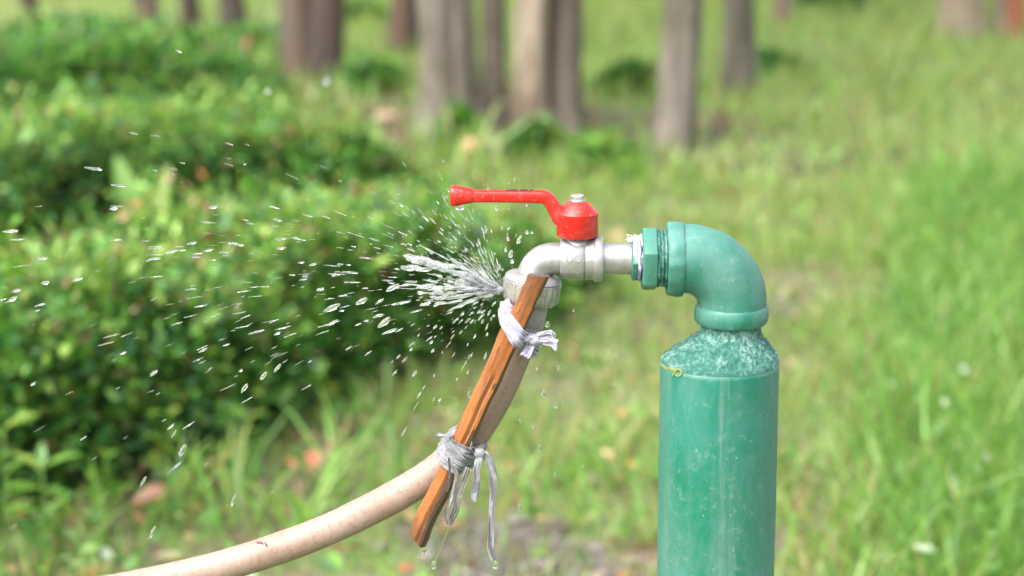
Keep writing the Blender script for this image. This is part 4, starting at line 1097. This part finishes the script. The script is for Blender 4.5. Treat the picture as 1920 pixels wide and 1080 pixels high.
LAB_FAR = 'clear drop of water flying away to the left from the leaking joint'
cands = []
for i in range(330):                                        # the thrown fan
    th = R(random.gauss(168, 14)); phi = R(random.gauss(0, 9)); v = random.uniform(1.4, 3.2)
    t = random.uniform(.012, .118) if random.random() < .75 else random.uniform(.05, .16)
    p, vel = shot(th, phi, v, t); fr_ = min(1, t / .09)
    ln = vel.length / 280 * random.uniform(.35, 1.25); r_ = random.choice((.00014, .00018, .00022, .00028, .00036, .0005)) * random.uniform(.8, 1.25)
    if random.random() < .05: r_ = random.uniform(.0007, .0011); ln = max(ln, r_ * 6)
    cands.append((p, vel, ln, r_))
for i in range(170):                                        # fine radial burst upwards
    th = R(random.gauss(128, 20)); phi = R(random.gauss(0, 18)); v = random.uniform(1.2, 2.6); t = random.uniform(.006, .045)
    p, vel = shot(th, phi, v, t); cands.append((p, vel, vel.length / 400 * random.uniform(.5, 1.3), random.uniform(.00025, .0006)))
for i in range(85):                                         # slower drops falling below the joint
    th = R(random.gauss(215, 22)); phi = R(random.gauss(0, 22)); v = random.uniform(.5, 1.5); t = random.uniform(.015, .075)
    p, vel = shot(th, phi, v, t); cands.append((p, vel, max(.0025, vel.length / 260 * random.uniform(.5, 1.2)), random.uniform(.00030, .00075)))
for i in range(520):                                        # mist close to the break
    th = R(random.gauss(160, 26)); phi = R(random.gauss(0, 20)); v = random.uniform(1.2, 2.8); t = abs(random.gauss(0, .016)) + .002
    p, vel = shot(th, phi, v, t); cands.append((p, vel, random.uniform(.0008, .004), random.uniform(.00008, .00018)))
cands.sort(key=lambda c: -c[2] * c[3])
for p, vel, ln, r_ in cands[:240]:
    dx, dz = p.x - SRC.x, p.z - SRC.z
    if dx > -.075: lab, grp = ('drop of water just below the leaking nut, beside the splint', 'slow drops beside the splint') if dz < -.01 else ('thin streak of water beside the bright jet, close to the leaking nut', 'streaks close to the jet')
    elif dx > -.19: lab, grp = ('drop of water in the middle of the spray, above the leak', 'middle spray, upper') if dz > 0 else ('drop of water in the middle of the spray, below the leak', 'middle spray, lower')
    else: lab, grp = ('drop at the far left of the spray, before the upper hedge', 'far spray, upper') if dz > -.03 else ('drop at the far left of the spray, before the lower hedge', 'far spray, lower')
    put_drop(p, vel, ln, r_, lab, grp)
ico = bmesh.new(); bmesh.ops.create_icosphere(ico, subdivisions=1, radius=1.0); iv = [v.co.copy() for v in ico.verts]; ifc = [tuple(v.index for v in f.verts) for f in ico.faces]; ico.free()
mb = MB()
for p, vel, ln, r_ in cands[240:]:
    Mx = Matrix.LocRotScale(p, Vector(vel).to_track_quat('X', 'Z'), Vector((ln / 2, r_, r_))); mb.add([Mx @ v for v in iv], ifc)
put_drop(S(502, 171, .95), Vector((-1, 0, .3)), .006, .0028, 'small blurred drop far behind the spray, before the back hedge', None)
put_drop(S(612, 151, 1.0), Vector((-1, 0, .3)), .008, .0038, 'round blurred drop hanging in the air before the red brown trunk', None)
tag(mb.build('fine_spray', M_DROP, sharp=180), 'mist of the finest droplets thrown out left of the tap joint', 'spray', kind='stuff')
# falling drops on the right of the hose and from the rag
for i, (px, py, h_, w_) in enumerate([(1048, 690, 12, 6), (1019, 738, 14, 8), (1041, 760, 14, 6), (1012, 840, 15, 6), (1006, 690, 9, 4), (1075, 582, 6, 3), (974, 952, 16, 7), (1040, 890, 12, 4), (1092, 872, 10, 4), (1000, 800, 9, 4), (880, 740, 14, 6), (975, 790, 10, 4), (1058, 750, 9, 4), (998, 912, 10, 4)]):
    put_drop(S(px, py, random.uniform(-.02, .05)), Vector((.10, 0, -1)), U(h_), U(w_) / 2, 'drop of water falling straight down right of the hose', 'drops falling below the tap')
for i, (px, py, h_, w_) in enumerate([(973, 451, 14, 8), (988, 435, 7, 6), (997, 436, 6, 5), (958, 476, 16, 9), (953, 448, 9, 5), (948, 468, 10, 4), (960, 490, 10, 6), (953, 390, 7, 4), (988, 384, 6, 5), (954, 428, 5, 4)]):
    put_drop(S(px, py, random.uniform(-.02, .01)), Vector((.3, 0, 1)), U(h_), U(w_) / 2, 'round drop of water hanging in the air between the lever and the spout', 'drops above the spout')
def hang(px, py, w_, h_, label, yy=0.0):
    mb = MB(); c = S(px, py, yy); prof = [(-U(h_), U(w_) * .05), (-U(h_) * .95, U(w_) * .30), (-U(h_) * .75, U(w_) * .50), (-U(h_) * .45, U(w_) * .48), (-U(h_) * .15, U(w_) * .36), (U(1.5), U(w_) * .3)]
    lathe(mb, c, (0, 0, 1), prof, 20); tag(mb.build('water_drop', M_WATER, sharp=180), label, 'water drop')
hang(862, 384, 17, 10, 'drop of water hanging under the tip of the red lever')
hang(795, 1022, 12, 18, 'drop of water hanging from the bottom end of the splint', -.0185)
hang(929, 1052, 10, 15, 'drop of water hanging from the longest rag end', -.033)
hang(1027, 604, 9, 10, 'drop of water clinging to the wet rag right of the splint', -.01)
hang(813, 1052, 9, 16, 'lowest drop of water in the dribble below the looped rag', -.031)
mb = MB(); tube(mb, catmull([S(842, 984, -.031), S(836, 1005, -.031), S(826, 1030, -.031), S(815, 1055, -.031)], 6), [U(a) for a in lerp_list([3.5, 2, 1.6, 1.2, 2.0], 19)], 10)
tag(mb.build('water_dribble', M_WATER, sharp=180), 'thin thread of water trickling from the looped rag', 'water')
# the jet at the leak: torn sheets and ligaments of white water
mb = MB()
def ligament(th, phi, v, t0, t1, r0, r1, seed, flat=.5):
    pts = []; rr = []; n = 26
    for k in range(n + 1):
        t = t0 + (t1 - t0) * k / n; p, vel = shot(th, phi, v, t); L_ = (p - SRC).length
        p = p + Vector((0, mnoise.noise(Vector((L_ * 60, seed, 0))), mnoise.noise(Vector((L_ * 60, 0, seed + 9)))) ) * .0035 * (k / n)
        pts.append(p); rr.append((r0 + (r1 - r0) * k / n) * max(.08, .35 + 1.5 * mnoise.noise(Vector((L_ * 150, seed * 2.1, 3)))) + .00006)
    rr[-1] = .0001; tube(mb, pts, rr, 10, sx=1.0)
for i in range(34):
    th = R(random.gauss(166, 9) if i % 3 else random.gauss(183, 7)); ligament(th, R(random.gauss(0, 7)), 2.6, 0, random.uniform(.008, .016), random.uniform(.0010, .0022), .0007, i)
for i in range(30):
    th = R(random.gauss(157, 5) if i % 2 else random.gauss(178, 8)); t0 = random.uniform(.006, .019); ligament(th, R(random.gauss(0, 5)), 2.8, t0, t0 + random.uniform(.003, .008), random.uniform(.0006, .0014), random.uniform(.0008, .0018), 50 + i)
for i in range(40):
    th = R(random.uniform(95, 200)); t0 = random.uniform(.001, .008); ligament(th, R(random.gauss(0, 16)), 2.4, t0, t0 + random.uniform(.003, .008), .00022, .0003, 90 + i)
for i in range(46):                                         # torn lumps and sheets riding on the jet
    th = R(random.gauss(157, 4) if i % 2 else random.gauss(178, 6)); t0 = random.uniform(.003, .024) if i % 3 else random.uniform(.002, .009)
    p, vel = shot(th, R(random.gauss(0, 4)), 2.7, t0); m1 = MB(); blob(m1, Vector((0, 0, 0)), random.uniform(.0008, .0024), i * 1.7, (2.4, .8, .7), .9)
    q_ = vel.to_track_quat('X', 'Z'); mb.add([p + q_ @ Vector(v) for v in m1.v], m1.f)
tag(mb.build('water_jet', M_FOAM, sharp=180), 'white burst of water squirting left out of the leaking hose nut', 'water jet')
BL = {0: ('long torn blob of water, farthest left of the big blobs near the jet', None), 2: ('widest blob of water, lowest of the big blobs near the jet', None),
      3: ('flat blob of water at the tip of the upper arm of the jet', None), 12: ('biggest of the low falling drops, above the left half of the hose', None),
      14: ('falling drop closest above the hose, left of the splint', None), 15: ('lowest falling drop at the left, just above the end of the hose', None)}
for i, (px, py, ln, w_, an) in enumerate([(622, 577, 36, 15, 25), (678, 565, 24, 16, 30), (720, 605, 30, 20, 40), (790, 505, 40, 14, 0), (762, 503, 26, 14, -10), (735, 540, 26, 14, 30), (826, 568, 24, 10, 5), (712, 565, 20, 8, 35), (752, 568, 38, 8, 12), (520, 690, 22, 11, 50), (494, 705, 20, 11, 55), (458, 728, 22, 12, 55), (342, 845, 26, 15, 65), (268, 903, 24, 8, 60), (438, 938, 26, 10, 70), (286, 998, 26, 10, 65), (326, 814, 20, 6, 60), (288, 700, 20, 8, 40), (400, 388, 20, 8, 10), (322, 472, 24, 8, 15), (290, 485, 22, 7, 5), (360, 456, 20, 7, 12), (380, 657, 20, 7, 30), (30, 545, 20, 9, 20), (24, 560, 22, 9, 25), (85, 530, 18, 10, 10), (145, 524, 22, 8, 20), (527, 465, 20, 7, 10), (587, 496, 16, 8, 20), (565, 492, 14, 6, 10), (624, 605, 24, 9, 28), (520, 625, 16, 6, 25)]):
    a = R(an); put_drop(S(px, py, random.uniform(-.02, .02)), Vector((-math.cos(a), 0, -math.sin(a))), U(ln), U(w_) / 3.3, *BL.get(i, ('large torn blob of water among the streaks, left of the bright jet', 'large blobs in the spray') if py < 660 else ('large glassy drop falling in front of the dark foot of the hedge', 'large low drops')))
